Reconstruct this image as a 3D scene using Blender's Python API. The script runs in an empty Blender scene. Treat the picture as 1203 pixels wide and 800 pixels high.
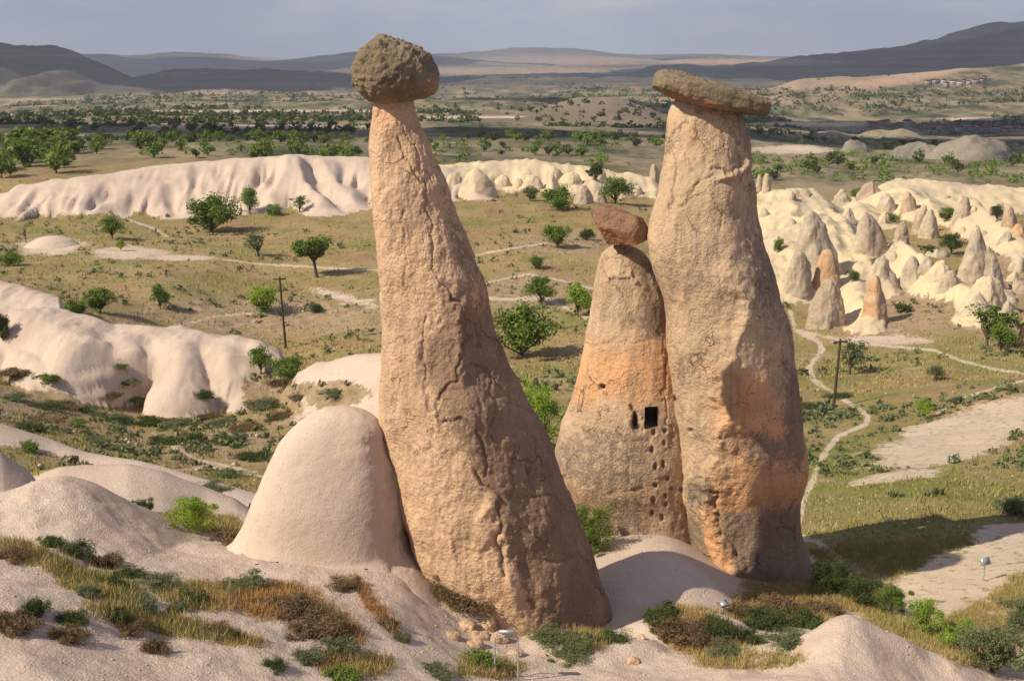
import bpy, math, random
import numpy as np
from mathutils import Vector
SC = bpy.context.scene
COL = SC.collection
rng = np.random.default_rng(7)
random.seed(7)
R = math.radians

# ------------------------------------------------------------------ camera
FPX, CX, CY, PITCH = 1452.0, 601.5, 400.0, R(12.8)
SP, CP = math.sin(PITCH), math.cos(PITCH)
cam_d = bpy.data.cameras.new("camera")
cam_d.sensor_width = 36.0
cam_d.lens = 36.0 * FPX / 1203.0
cam_d.clip_start = 0.1
cam_d.clip_end = 60000
cam = bpy.data.objects.new("camera", cam_d)
cam.rotation_euler = (R(90) - PITCH, 0, 0)
COL.objects.link(cam)
SC.camera = cam

# ------------------------------------------------------------------ sky and sun
TO_SUN = Vector((-0.69, -0.33, 0.66)).normalized()
SUN_EL = math.asin(TO_SUN.z)
SUN_AZ = math.atan2(TO_SUN.x, TO_SUN.y)
w = bpy.data.worlds.new("World"); SC.world = w; w.use_nodes = True
nt = w.node_tree; nt.nodes.clear()
out = nt.nodes.new("ShaderNodeOutputWorld"); bg = nt.nodes.new("ShaderNodeBackground")
sky = nt.nodes.new("ShaderNodeTexSky"); sky.sky_type = 'NISHITA'; sky.sun_disc = False
sky.sun_elevation = SUN_EL; sky.sun_rotation = SUN_AZ
sky.altitude = 1200; sky.air_density = 1.0; sky.dust_density = 0.6; sky.ozone_density = 2.0
# thin high cloud veil over the clear sky
tc = nt.nodes.new("ShaderNodeTexCoord"); mp = nt.nodes.new("ShaderNodeMapping")
mp.inputs['Scale'].default_value = (1.0, 1.0, 4.0)
nz = nt.nodes.new("ShaderNodeTexNoise"); nz.inputs['Scale'].default_value = 9.0; nz.inputs['Detail'].default_value = 6
nz.inputs['Roughness'].default_value = 0.6
rp = nt.nodes.new("ShaderNodeMapRange")
rp.inputs['From Min'].default_value = 0.42; rp.inputs['From Max'].default_value = 0.74
rp.inputs['To Min'].default_value = 0.74; rp.inputs['To Max'].default_value = 0.88
veil = nt.nodes.new("ShaderNodeRGB"); veil.outputs[0].default_value = (2.85, 3.0, 4.5, 1)
cl = nt.nodes.new("ShaderNodeRGB"); cl.outputs[0].default_value = (4.8, 4.6, 5.2, 1)
mxc = nt.nodes.new("ShaderNodeMix"); mxc.data_type = 'RGBA'
mx = nt.nodes.new("ShaderNodeMix"); mx.data_type = 'RGBA'
L = nt.links.new
L(tc.outputs['Generated'], mp.inputs['Vector']); L(mp.outputs[0], nz.inputs['Vector'])
L(nz.outputs['Fac'], rp.inputs['Value'])
rp2 = nt.nodes.new("ShaderNodeMapRange"); rp2.inputs['From Min'].default_value = 0.46; rp2.inputs['From Max'].default_value = 0.68
L(nz.outputs['Fac'], rp2.inputs['Value']); L(rp2.outputs[0], mxc.inputs['Factor'])
L(veil.outputs[0], mxc.inputs['A']); L(cl.outputs[0], mxc.inputs['B'])
L(rp.outputs[0], mx.inputs['Factor']); L(sky.outputs[0], mx.inputs['A']); L(mxc.outputs['Result'], mx.inputs['B'])
L(mx.outputs['Result'], bg.inputs['Color'])
bg.inputs['Strength'].default_value = 0.1
L(bg.outputs[0], out.inputs['Surface'])
sun_d = bpy.data.lights.new("sun", 'SUN'); sun_d.energy = 5.0; sun_d.angle = R(0.5); sun_d.color = (1.0, 0.90, 0.71)
sun = bpy.data.objects.new("sun", sun_d); COL.objects.link(sun)
sun.rotation_euler = (-TO_SUN).to_track_quat('-Z', 'Y').to_euler()
SC.view_settings.view_transform = 'Standard'; SC.view_settings.look = 'None'
SC.view_settings.exposure = 0.33; SC.view_settings.gamma = 1.0; SC.view_settings.use_curve_mapping = False
SC.cycles.max_bounces = 6; SC.cycles.volume_bounces = 0; SC.cycles.transparent_max_bounces = 8

# ------------------------------------------------------------------ helpers
def P(px, py, Y):
    """world point that stands at depth Y (metres) and is seen at photo position px, py"""
    px = np.asarray(px, float); py = np.asarray(py, float); Y = np.asarray(Y, float)
    dy = CP + (CY - py) / FPX * SP
    dz = -SP + (CY - py) / FPX * CP
    dx = (px - CX) / FPX
    return dx / dy * Y, Y * np.ones_like(dx), dz / dy * Y

def proj(x, y, z):
    d = y * CP - z * SP
    return CX + FPX * x / d, CY - FPX * (y * SP + z * CP) / d

def _h(ix, iy, iz, s):
    n = (ix * 374761393 + iy * 668265263 + iz * 2147483647 + s * 974634777) & 0xffffffff
    n = ((n ^ (n >> 13)) * 1274126177) & 0xffffffff
    n = (n ^ (n >> 16))
    n = (n * 2246822519) & 0xffffffff
    return ((n ^ (n >> 15)) & 0xffffff) / float(0xffffff)

def noise(x, y, z=0.0, s=0):
    x = np.asarray(x, float); y = np.asarray(y, float); z = np.zeros_like(x) + z
    fx, fy, fz = np.floor(x), np.floor(y), np.floor(z)
    ix, iy, iz = fx.astype(np.int64), fy.astype(np.int64), fz.astype(np.int64)
    tx, ty, tz = x - fx, y - fy, z - fz
    tx = tx * tx * (3 - 2 * tx); ty = ty * ty * (3 - 2 * ty); tz = tz * tz * (3 - 2 * tz)
    flat = bool(np.all(fz == 0) and np.all(tz == 0))
    def pl(k):
        a = _h(ix, iy, iz + k, s); b = _h(ix + 1, iy, iz + k, s)
        c = _h(ix, iy + 1, iz + k, s); d = _h(ix + 1, iy + 1, iz + k, s)
        return (a + (b - a) * tx) * (1 - ty) + (c + (d - c) * tx) * ty
    a = pl(0)
    if flat: return a * 2 - 1
    return (a + (pl(1) - a) * tz) * 2 - 1

def fbm(x, y, z=0.0, o=4, s=0, g=0.5, l=2.03):
    t = 0; a = 1; n = 0
    for i in range(o):
        t = t + a * noise(x * l ** i, y * l ** i, np.asarray(z) * l ** i, s + i * 17); n += a; a *= g
    return t / n

def ridged(x, y, z=0.0, o=3, s=0):
    t = 0; a = 1; n = 0
    for i in range(o):
        t = t + a * (1 - np.abs(noise(x * 2.1 ** i, y * 2.1 ** i, np.asarray(z) * 2.1 ** i, s + i * 13))); n += a; a *= 0.5
    return t / n

def sst(a, b, x):
    t = np.clip((x - a) / (b - a), 0, 1); return t * t * (3 - 2 * t)

def make_mesh(name, V, F, attrs=None, smooth=True, mats=()):
    V = np.ascontiguousarray(V, dtype=np.float32); F = np.ascontiguousarray(F, dtype=np.int32)
    me = bpy.data.meshes.new(name)
    k = F.shape[1]
    me.vertices.add(len(V)); me.vertices.foreach_set('co', V.ravel())
    me.loops.add(F.size); me.loops.foreach_set('vertex_index', F.ravel())
    me.polygons.add(len(F)); me.polygons.foreach_set('loop_start', np.arange(0, F.size, k, dtype=np.int32))
    me.update(calc_edges=True)
    if smooth:
        me.polygons.foreach_set('use_smooth', np.ones(len(F), dtype=bool))
    for an, av in (attrs or {}).items():
        at = me.attributes.new(an, 'FLOAT', 'POINT'); at.data.foreach_set('value', np.ascontiguousarray(av, dtype=np.float32))
    for m in mats: me.materials.append(m)
    return me

def link(me, name, label=None, cat=None, group=None, kind=None, parent=None, loc=None):
    o = bpy.data.objects.new(name, me); COL.objects.link(o)
    if label: o['label'] = label
    if cat: o['category'] = cat
    if group: o['group'] = group
    if kind: o['kind'] = kind
    if parent is not None: o.parent = parent
    if loc is not None: o.location = loc
    return o

def recentre(me, org):
    n = len(me.vertices); a = np.empty(n * 3, np.float32); me.vertices.foreach_get('co', a)
    a = a.reshape(-1, 3) - np.array(org, np.float32); me.vertices.foreach_set('co', a.ravel()); me.update()

def crv(pts, x, col=1):
    p = np.array(pts, float); return np.interp(x, p[:, 0], p[:, col])

# ------------------------------------------------------------------ material helpers
class NT:
    def __init__(s, name):
        s.m = bpy.data.materials.new(name); s.m.use_nodes = True; s.t = s.m.node_tree; s.t.nodes.clear()
        s.out = s.n('ShaderNodeOutputMaterial'); s.b = s.n('ShaderNodeBsdfPrincipled')
        s.l(s.b.outputs[0], s.out.inputs['Surface']); s.b.inputs['Roughness'].default_value = 0.95
        s.b.inputs['Specular IOR Level'].default_value = 0.15
        s.pos = s.n('ShaderNodeNewGeometry').outputs['Position']
    def n(s, k): return s.t.nodes.new(k)
    def l(s, a, b): s.t.links.new(a, b)
    def set(s, sock, v):
        if isinstance(v, (int, float)): sock.default_value = v
        elif isinstance(v, tuple): sock.default_value = v if len(v) == 4 or len(v) == len(sock.default_value) else (*v, 1)
        else: s.l(v, sock)
    def noise(s, scale, detail=4, rough=0.55, stretch=None, vec=None):
        v = vec or s.pos
        if stretch:
            m = s.n('ShaderNodeMapping'); m.inputs['Scale'].default_value = stretch; s.l(v, m.inputs['Vector']); v = m.outputs[0]
        q = s.n('ShaderNodeTexNoise'); s.l(v, q.inputs['Vector']); q.inputs['Scale'].default_value = scale
        q.inputs['Detail'].default_value = detail; q.inputs['Roughness'].default_value = rough
        return q.outputs['Fac']
    def vor(s, scale, feature='F1'):
        q = s.n('ShaderNodeTexVoronoi'); q.feature = feature; s.l(s.pos, q.inputs['Vector']); q.inputs['Scale'].default_value = scale
        return q.outputs['Distance']
    def rng(s, v, a, b, c=0.0, d=1.0):
        q = s.n('ShaderNodeMapRange'); s.set(q.inputs['Value'], v)
        for k, x in (('From Min', a), ('From Max', b), ('To Min', c), ('To Max', d)): q.inputs[k].default_value = x
        return q.outputs[0]
    def mix(s, f, a, b, mode='MIX'):
        q = s.n('ShaderNodeMix'); q.data_type = 'RGBA'; q.blend_type = mode
        s.set(q.inputs['Factor'], f)
        for k, v in (('A', a), ('B', b)):
            if isinstance(v, tuple): q.inputs[k].default_value = (*v[:3], 1)
            else: s.l(v, q.inputs[k])
        return q.outputs['Result']
    def math(s, op, a, b=0.0):
        q = s.n('ShaderNodeMath'); q.operation = op; s.set(q.inputs[0], a); s.set(q.inputs[1], b); return q.outputs[0]
    def attr(s, name):
        q = s.n('ShaderNodeAttribute'); q.attribute_name = name; return q.outputs['Fac']
    def bump(s, h, strength=0.5, dist=0.05):
        q = s.n('ShaderNodeBump'); s.l(h, q.inputs['Height']); q.inputs['Strength'].default_value = strength
        q.inputs['Distance'].default_value = dist; s.l(q.outputs[0], s.b.inputs['Normal'])
    def col(s, c): s.set(s.b.inputs['Base Color'], c if not isinstance(c, tuple) else (*c[:3], 1))

def simple(name, c, rough=0.8, metal=0.0, var=0.15, scale=8.0):
    q = NT(name); n = q.noise(scale, 3)
    q.col(q.mix(q.rng(n, 0.3, 0.7), tuple(x * (1 - var) for x in c), tuple(x * (1 + var) for x in c)))
    q.b.inputs['Roughness'].default_value = rough; q.b.inputs['Metallic'].default_value = metal
    return q.m

TUFF_A, TUFF_B = (0.54, 0.435, 0.35), (0.455, 0.355, 0.28)
def tuff_colour(q):
    big = q.noise(0.35, 4); fine = q.noise(5.0, 5, 0.65); spk = q.noise(22.0, 2)
    c = q.mix(q.rng(big, 0.35, 0.68), TUFF_A, TUFF_B)
    c = q.mix(q.rng(fine, 0.45, 0.75, 0.0, 0.42), c, (0.40, 0.31, 0.245))
    c = q.mix(q.rng(q.noise(0.9, 6, 0.7), 0.48, 0.68, 0, 0.55), c, (0.50, 0.365, 0.27))
    c = q.mix(q.rng(q.noise(1.7, 7, 0.75), 0.55, 0.70, 0, 0.5), c, (0.36, 0.31, 0.265))
    c = q.mix(q.rng(spk, 0.64, 0.72, 0, 0.7), c, (0.22, 0.175, 0.14))
    return c

def mat_ground():
    q = NT('ground_soil_grass_tuff')
    tuff = tuff_colour(q)
    cream = q.mix(q.rng(q.noise(0.15, 4), 0.4, 0.65), (0.58, 0.47, 0.29), (0.46, 0.37, 0.26))
    tuff = q.mix(q.attr('cream'), tuff, cream)
    # dry grass, green grass and bare soil
    n1 = q.noise(0.12, 5, 0.6); n2 = q.noise(0.9, 5, 0.7); n3 = q.noise(3.5, 4, 0.7)
    dry = q.mix(q.rng(n2, 0.35, 0.65), (0.35, 0.255, 0.12), (0.23, 0.165, 0.08))
    grn = q.mix(q.rng(n3, 0.35, 0.65), (0.20, 0.20, 0.05), (0.115, 0.12, 0.032))
    soil = q.mix(q.rng(n2, 0.4, 0.6), (0.24, 0.16, 0.105), (0.38, 0.275, 0.19))
    g = q.math('ADD', q.rng(n1, 0.40, 0.66, -0.2, 0.75), q.attr('green'))
    g = q.math('ADD', g, q.rng(n3, 0.3, 0.7, -0.3, 0.3))
    c = q.mix(g, dry, grn)
    c = q.mix(q.rng(q.noise(0.07, 6, 0.7), 0.50, 0.66, 0, 0.75), c, q.mix(n3, (0.20, 0.105, 0.06), (0.32, 0.20, 0.11)))
    so = q.math('ADD', q.rng(q.noise(0.3, 5, 0.65), 0.52, 0.72, 0, 0.9), q.attr('dirt'))
    so = q.math('ADD', so, q.rng(n3, 0.35, 0.65, -0.35, 0.25))
    c = q.mix(so, c, soil)
    c = q.mix(q.rng(q.noise(7, 3, 0.7), 0.58, 0.68, 0, 0.5), c, (0.075, 0.065, 0.03))
    # dark scrub of the far plain
    far = q.mix(q.rng(q.noise(0.02, 7, 0.8, (1, 0.45, 1)), 0.42, 0.60), (0.05, 0.058, 0.03), (0.27, 0.21, 0.135))
    far = q.mix(q.rng(q.noise(0.011, 6, 0.7), 0.55, 0.65, 0, 0.6), far, (0.10, 0.135, 0.045))
    c = q.mix(q.attr('far'), c, far)
    scrub = q.mix(q.rng(q.noise(0.006, 7, 0.75), 0.38, 0.64), (0.045, 0.042, 0.032), (0.15, 0.125, 0.10))
    band = q.noise(1.0, 5, 0.7, (0.0006, 0.0006, 0.045))
    scrub = q.mix(q.rng(band, 0.47, 0.62, 0, 0.6), scrub, (0.20, 0.17, 0.14))
    scrub = q.mix(q.rng(band, 0.52, 0.44, 0, 0.75), scrub, (0.065, 0.058, 0.045))
    c = q.mix(q.attr('scrub'), c, scrub)
    c = q.mix(q.attr('pink'), c, (0.46, 0.30, 0.225))
    edge = q.rng(q.noise(2.2, 6, 0.75), 0.3, 0.7, -0.42, 0.42)
    tf = q.rng(q.math('ADD', q.attr('tuff'), edge), 0.42, 0.58)
    c = q.mix(tf, c, tuff)
    pth = q.rng(q.math('ADD', q.math('MULTIPLY', q.attr('path'), q.rng(q.noise(0.5, 4, 0.7), 0.3, 0.6, 0.55, 1.1)), q.math('MULTIPLY', edge, 1.3)), 0.38, 0.72)
    c = q.mix(pth, c, q.mix(n2, (0.50, 0.42, 0.31), (0.42, 0.34, 0.24)))
    q.col(c)
    hb = q.math('ADD', q.math('MULTIPLY', q.noise(5, 8, 0.76), 0.7), q.math('MULTIPLY', q.vor(20.0), -0.22))
    q.bump(hb, 0.75, 0.10)
    return q.m

def mat_tuff(name='smooth_tuff', tint=None):
    q = NT(name); c = tuff_colour(q)
    if tint: c = q.mix(0.75, c, q.mix(q.rng(q.noise(0.4, 5), 0.35, 0.65), tint, tuple(x * 0.8 for x in tint)))
    q.col(c)
    hb = q.math('ADD', q.math('MULTIPLY', q.noise(9, 5, 0.7), 0.5), q.math('MULTIPLY', q.vor(26.0), -0.2))
    q.bump(hb, 0.55, 0.06)
    return q.m

def mat_chimney(name, pale, orange, dark):
    q = NT(name)
    n1 = q.noise(0.7, 6, 0.65); n2 = q.noise(4.0, 6, 0.72); n3 = q.noise(16, 4, 0.7)
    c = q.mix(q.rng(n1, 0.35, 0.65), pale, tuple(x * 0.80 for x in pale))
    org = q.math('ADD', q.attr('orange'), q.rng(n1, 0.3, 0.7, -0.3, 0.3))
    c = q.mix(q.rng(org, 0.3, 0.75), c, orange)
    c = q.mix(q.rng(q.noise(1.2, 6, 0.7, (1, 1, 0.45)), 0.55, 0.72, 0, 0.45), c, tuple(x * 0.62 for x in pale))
    v = q.math('ADD', q.attr('varnish_shade'), q.rng(n2, 0.25, 0.75, -0.42, 0.42))
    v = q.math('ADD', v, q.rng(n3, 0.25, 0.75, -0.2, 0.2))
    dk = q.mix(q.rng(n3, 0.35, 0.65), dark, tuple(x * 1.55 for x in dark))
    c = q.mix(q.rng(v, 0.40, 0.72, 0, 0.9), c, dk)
    # lichen spots and small stones
    vo = q.vor(9.0); c = q.mix(q.math('MULTIPLY', q.rng(vo, 0.13, 0.2, 1, 0), q.rng(n2, 0.45, 0.6, 0.1, 0.75)), c, (0.36, 0.33, 0.28))
    vo2 = q.vor(5.3); c = q.mix(q.math('MULTIPLY', q.rng(vo2, 0.10, 0.17, 1, 0), q.rng(n2, 0.4, 0.6, 0.6, 0.1)), c, (0.15, 0.10, 0.075))
    ao = q.attr('cav'); c = q.mix(q.math('MULTIPLY', ao, 0.55), c, tuple(x * 0.8 for x in dark))  # shade of cracks and hollows painted into the colour
    q.col(c)
    # streaks, bedding, fine cracks and coarse grains
    vd = q.n('ShaderNodeTexVoronoi'); vd.feature = 'DISTANCE_TO_EDGE'; vd.inputs['Scale'].default_value = 0.9
    dn = q.n('ShaderNodeTexNoise'); dn.inputs['Scale'].default_value = 2.2; dn.inputs['Detail'].default_value = 6; q.l(q.pos, dn.inputs['Vector'])
    va_ = q.n('ShaderNodeVectorMath'); va_.operation = 'MULTIPLY_ADD'; q.l(dn.outputs['Color'], va_.inputs[0]); va_.inputs[1].default_value = (0.9, 0.9, 0.9); q.l(q.pos, va_.inputs[2])
    q.l(va_.outputs[0], vd.inputs['Vector'])
    crk = q.math('MULTIPLY', q.rng(vd.outputs['Distance'], 0.0, 0.022, 1, 0), q.rng(n1, 0.53, 0.62))
    c = q.mix(q.math('MULTIPLY', crk, 0.4), c, tuple(x * 0.6 for x in dark))
    bed = q.noise(1.0, 6, 0.7, (0.35, 0.35, 4.5))
    c = q.mix(q.rng(q.noise(1.0, 6, 0.75, (2.6, 2.6, 0.28)), 0.50, 0.68, 0, 0.7), c, tuple(x * 0.55 for x in pale))
    c = q.mix(q.rng(q.noise(1.0, 5, 0.7, (2.2, 2.2, 0.5)), 0.60, 0.75, 0, 0.45), c, tuple(min(1, x * 1.25) for x in pale))
    q.col(c)
    gr = q.vor(13.0); gr2 = q.vor(32.0)
    h = q.math('ADD', q.math('MULTIPLY', q.noise(4.5, 8, 0.74), 0.62), q.math('MULTIPLY', gr, -0.22))
    h = q.math('ADD', h, q.math('MULTIPLY', gr2, -0.15)); h = q.math('ADD', h, q.math('MULTIPLY', bed, 0.28)); h = q.math('ADD', h, q.math('MULTIPLY', crk, -0.5))
    h = q.math('MULTIPLY', h, q.rng(q.noise(0.8, 4, 0.6), 0.38, 0.62, 0.35, 1.15))
    q.bump(h, 1.0, 0.11)
    return q.m

def mat_leaf(name, a, b):
    q = NT(name)
    oi = q.n('ShaderNodeObjectInfo').outputs['Random']
    n = q.noise(1.3, 3)
    c = q.mix(q.rng(n, 0.3, 0.7), a, b)
    c = q.mix(q.rng(oi, 0, 1, 0, 0.35), c, tuple(x * 0.6 for x in b))
    q.col(c); q.b.inputs['Roughness'].default_value = 0.6
    tr = q.n('ShaderNodeBsdfTranslucent'); q.l(c, tr.inputs['Color'])
    ms = q.n('ShaderNodeMixShader'); ms.inputs[0].default_value = 0.3
    q.l(q.b.outputs[0], ms.inputs[1]); q.l(tr.outputs[0], ms.inputs[2]); q.l(ms.outputs[0], q.out.inputs['Surface'])
    return q.m

M = {}
M['ground'] = mat_ground()
M['tuff'] = mat_tuff()
M['tuff_cream'] = mat_tuff('cream_tuff', (0.57, 0.455, 0.29))
M['tuff_white'] = mat_tuff('white_tuff', (0.60, 0.52, 0.44))
M['chim'] = mat_chimney('pink_tan_rock', (0.60, 0.40, 0.255), (0.66, 0.37, 0.20), (0.17, 0.11, 0.073))
M['chim2'] = mat_chimney('tan_orange_rock', (0.53, 0.375, 0.24), (0.62, 0.335, 0.17), (0.155, 0.115, 0.085))
M['cone'] = mat_chimney('cone_rock', (0.52, 0.43, 0.31), (0.52, 0.31, 0.17), (0.25, 0.195, 0.15))
M['crag'] = mat_chimney('grey_crag_rock', (0.27, 0.23, 0.18), (0.32, 0.22, 0.14), (0.13, 0.115, 0.095))
M['cap'] = mat_chimney('lichen_basalt', (0.23, 0.175, 0.11), (0.35, 0.18, 0.095), (0.12, 0.098, 0.068))
M['cap_red'] = mat_chimney('reddish_basalt', (0.27, 0.155, 0.10), (0.33, 0.155, 0.08), (0.15, 0.10, 0.07))
M['bark'] = simple('bark', (0.10, 0.075, 0.055), scale=14)
M['leaf'] = mat_leaf('green_leaves', (0.20, 0.27, 0.05), (0.11, 0.17, 0.03))
M['leaf_bright'] = mat_leaf('bright_green_leaves', (0.33, 0.44, 0.06), (0.23, 0.33, 0.045))
M['leaf_dark'] = mat_leaf('dark_green_leaves', (0.10, 0.13, 0.04), (0.06, 0.08, 0.025))
M['leaf_grey'] = mat_leaf('grey_green_leaves', (0.20, 0.22, 0.10), (0.13, 0.15, 0.07))
M['twig'] = mat_leaf('dry_brown_twigs', (0.26, 0.17, 0.085), (0.15, 0.11, 0.06))
M['steel'] = simple('galvanised_steel', (0.50, 0.51, 0.52), 0.45, 0.6)
M['lamp_glass'] = simple('lamp_glass', (0.30, 0.33, 0.36), 0.1, 0.3)
M['wood'] = simple('weathered_pole_wood', (0.075, 0.045, 0.03), scale=20)
M['black'] = simple('black_cable', (0.05, 0.05, 0.05))
M['void'] = simple('dark_chamber_rock', (0.16, 0.11, 0.08))  # darkness of the doorway room put into the rock colour
M['wall'] = simple('plaster_wall', (0.30, 0.235, 0.20))  # house walls and roofs dulled: cloud shade put into the colour
M['wall2'] = simple('plaster_white_wall', (0.38, 0.35, 0.33))
M['roof'] = simple('red_tile_roof', (0.19, 0.095, 0.075))
M['window'] = simple('dark_window_glass', (0.05, 0.055, 0.06), 0.2)

# ------------------------------------------------------------------ terrain
U0 = 0.47
cols = np.concatenate([np.linspace(-2.6, -U0, 40)[:-1], np.linspace(-U0, U0, 600), np.linspace(U0, 2.6, 40)[1:]])
def seg(a, b, r): return np.exp(np.arange(math.log(a), math.log(b), r))
rows = np.concatenate([seg(1.5, 15.5, 0.03), seg(15.5, 105, 0.0031), seg(105, 300, 0.005), seg(300, 3000, 0.009), seg(3000, 19000, 0.013)])
NC, NR = len(cols), len(rows)
UU, YY = np.meshgrid(cols, rows)
XX = UU * YY

ctrl = [  # photo x, photo y, distance of bare ground points
 (0,800,17.5),(200,800,19),(400,800,21),(600,800,24),(800,800,24.3),(1000,800,22.8),(1203,800,26),
 (0,760,18.6),(200,760,20.6),(400,760,22.8),(0,700,21.3),(200,700,23.5),(400,700,25.5),(0,640,25.5),(200,655,27),(330,655,27.9),
 (400,662,27.9),(480,660,28.6),(500,700,28),(600,765,26.2),(700,765,26.8),(700,700,31),(720,635,35.5),(790,640,34.5),(800,740,28.5),(870,770,26),
 (900,720,30.5),(950,700,33),(1000,700,33),(1030,690,34),(1080,720,31),(1155,683,34),(1203,690,33),(1203,760,28),(1100,785,26),
 (960,640,41),(870,660,38.5),(1030,640,40),(1100,620,42),(1203,620,41),(960,600,49),(1100,590,46),(1203,570,52),(945,560,62),(1050,540,66),
 (1203,520,70),(1000,500,88),(1110,490,88),(1203,465,92),(980,478,103),(960,440,118),(1100,440,112),(1203,430,115),(930,385,145),
 (1060,390,142),(1203,385,142),(230,625,31),(0,600,31),(0,570,38),(150,580,40),(290,605,40),(0,525,48),(150,545,52),(285,565,50),
 (300,520,62),(100,505,66),(0,465,72),(200,497,75),(350,482,74),(0,400,98),(100,395,110),(336,411,124),(200,390,128),(450,380,130),
 (620,400,128),(640,480,88),(690,450,100),(650,530,72),(690,580,48),(600,610,43),(520,640,34),
 (60,340,140),(200,340,142),(400,340,150),(620,330,155),(700,340,150),(0,300,168),(200,300,170),(400,300,172),(620,280,185),
 (900,330,165),(1060,320,168),(1203,320,170),(0,265,205),(200,265,208),(400,260,210),(600,250,215),(700,245,225),(900,265,218),
 (1060,260,225),(1203,275,205),(0,205,270),(200,195,280),(400,198,275),(600,208,285),(740,205,300),(900,210,315),(1060,222,300),(1203,225,290),
 (0,170,400),(200,168,400),(400,168,420),(600,172,420),(800,175,430),(1000,190,430),(1203,195,400),
 (0,140,850),(300,138,850),(600,145,850),(800,152,800),(1000,165,850),(1203,168,800),
 (0,124,1800),(300,120,1900),(600,114,2000),(850,130,1500),(1060,151,1400),(1203,148,1350),
 (0,112,3300),(300,110,3300),(600,99,3900),(900,112,2600),(1203,108,2400),
 (0,100,6000),(300,95,6000),(600,88,7500),(900,88,6500),(1203,95,4500),
 (0,85,13000),(300,82,12500),(600,80,14000),(900,80,12500),(1203,80,11000),(0,80,19000),(600,78,19000),(1203,78,19000)]
cp = np.array(ctrl, float)
cxw, cyw, czw = P(cp[:, 0], cp[:, 1], cp[:, 2])
cu = cxw / cyw; cv = np.log(cyw)
extra = [(u, math.log(y), z) for u in (-0.5, -0.25, 0, 0.25, 0.5) for (y, z) in ((1.5, -1.7), (4, -4.2), (8, -6.9), (12, -8.6))]
cu = np.append(cu, [e[0] for e in extra]); cv = np.append(cv, [e[1] for e in extra]); czz = np.append(czw, [e[2] for e in extra])
S = 3.0
def tps(r2): return 0.5 * r2 * np.log(r2 + 1e-9)
# fit slope (z / distance) with a thin-plate spline over (direction, log distance)
tgt = czz / np.exp(cv)
n = len(cu); A = np.zeros((n + 3, n + 3))
r2 = ((cu[:, None] - cu[None]) * S) ** 2 + (cv[:, None] - cv[None]) ** 2
A[:n, :n] = tps(r2) + np.eye(n) * 0.004
A[:n, n] = A[n, :n] = 1; A[:n, n + 1] = A[n + 1, :n] = cu; A[:n, n + 2] = A[n + 2, :n] = cv
sol = np.linalg.solve(A, np.append(tgt, [0, 0, 0]))
uc = np.clip(UU, -0.5, 0.5); vv = np.log(YY)
ZZ = sol[n] + sol[n + 1] * uc + sol[n + 2] * vv
for i in range(n):
    ZZ = ZZ + sol[i] * tps(((uc - cu[i]) * S) ** 2 + (vv - cv[i]) ** 2)
ZZ = ZZ * YY
TUFF = np.zeros_like(ZZ); CREAM = np.zeros_like(ZZ)

OWN = np.zeros(ZZ.shape, np.int32); OWNL = []
def own(sl, m, info):
    OWNL.append(info); OWN[sl] = np.where(m, len(OWNL), OWN[sl])

def ridge(pts, wf, wb, pw=1.6, k=0.0, info=None, flute=0.0, fs=1.0, tuff=1.0, cream=0.0, seed=0, fade=0.02):
    """smooth crest through photo points; falls off wf metres to the front, wb to the back"""
    global ZZ, TUFF, CREAM
    p = np.array(pts, float); x, y, z = P(p[:, 0], p[:, 1], p[:, 2]); u = x / y
    us = np.linspace(u[0], u[-1], 200)
    def sm(a):
        b = np.interp(us, u, a); kk = np.hanning(15); kk /= kk.sum()
        return np.convolve(np.pad(b, 7, 'edge'), kk, 'valid')
    c0 = max(0, np.searchsorted(cols, u[0] - fade) - 1); c1 = min(NC, np.searchsorted(cols, u[-1] + fade) + 1)
    r0 = max(0, np.searchsorted(rows, y.min() - 1.6 * wf)); r1 = min(NR, np.searchsorted(rows, y.max() + 1.6 * wb) + 1)
    sl = (slice(r0, r1), slice(c0, c1))
    U = UU[sl]; Y = YY[sl]; X = XX[sl]; Z = ZZ[sl]
    yc = np.interp(U, us, sm(y)); zc = np.interp(U, us, sm(z))
    yc = yc + fbm(X / wf * 0.8, U * 0 + seed, 0, 2, seed) * wf * 0.12
    d = Y - yc
    fl = 0
    if flute:
        fl = (ridged(X * fs + seed, Y * fs * 0.25, 0, 2, seed) - 0.55) * flute
    t = np.where(d < 0, -d / (wf * (1 + fl)), d / wb)
    sh = np.where(d < 0, np.clip(1 - t ** pw, 0, 1) ** 1.15, np.clip(1 - t ** 2, 0, 1) ** 1.2)
    ef = sst(u[0] - fade, u[0] + fade * 0.4, U) * (1 - sst(u[-1] - fade * 0.4, u[-1] + fade, U))
    up = np.maximum(zc - Z, 0) * sh * ef
    if flute: up = up * (1 + fl * 0.35 * np.clip(t, 0, 1) * (d < 0))
    ZZ[sl] = Z + up
    rel = sst(0.04, 0.16, sh * ef) * (up > 0.05 * np.maximum(zc - Z, 0.3))
    TUFF[sl] = np.maximum(TUFF[sl] * 1.0, rel * tuff) if tuff >= 0 else TUFF[sl]
    CREAM[sl] = np.maximum(CREAM[sl], rel * cream)
    if info: own(sl, (sh * ef > 0.05) & (up > 0.08 * np.maximum(zc - Z, 0.3)), info)

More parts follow.
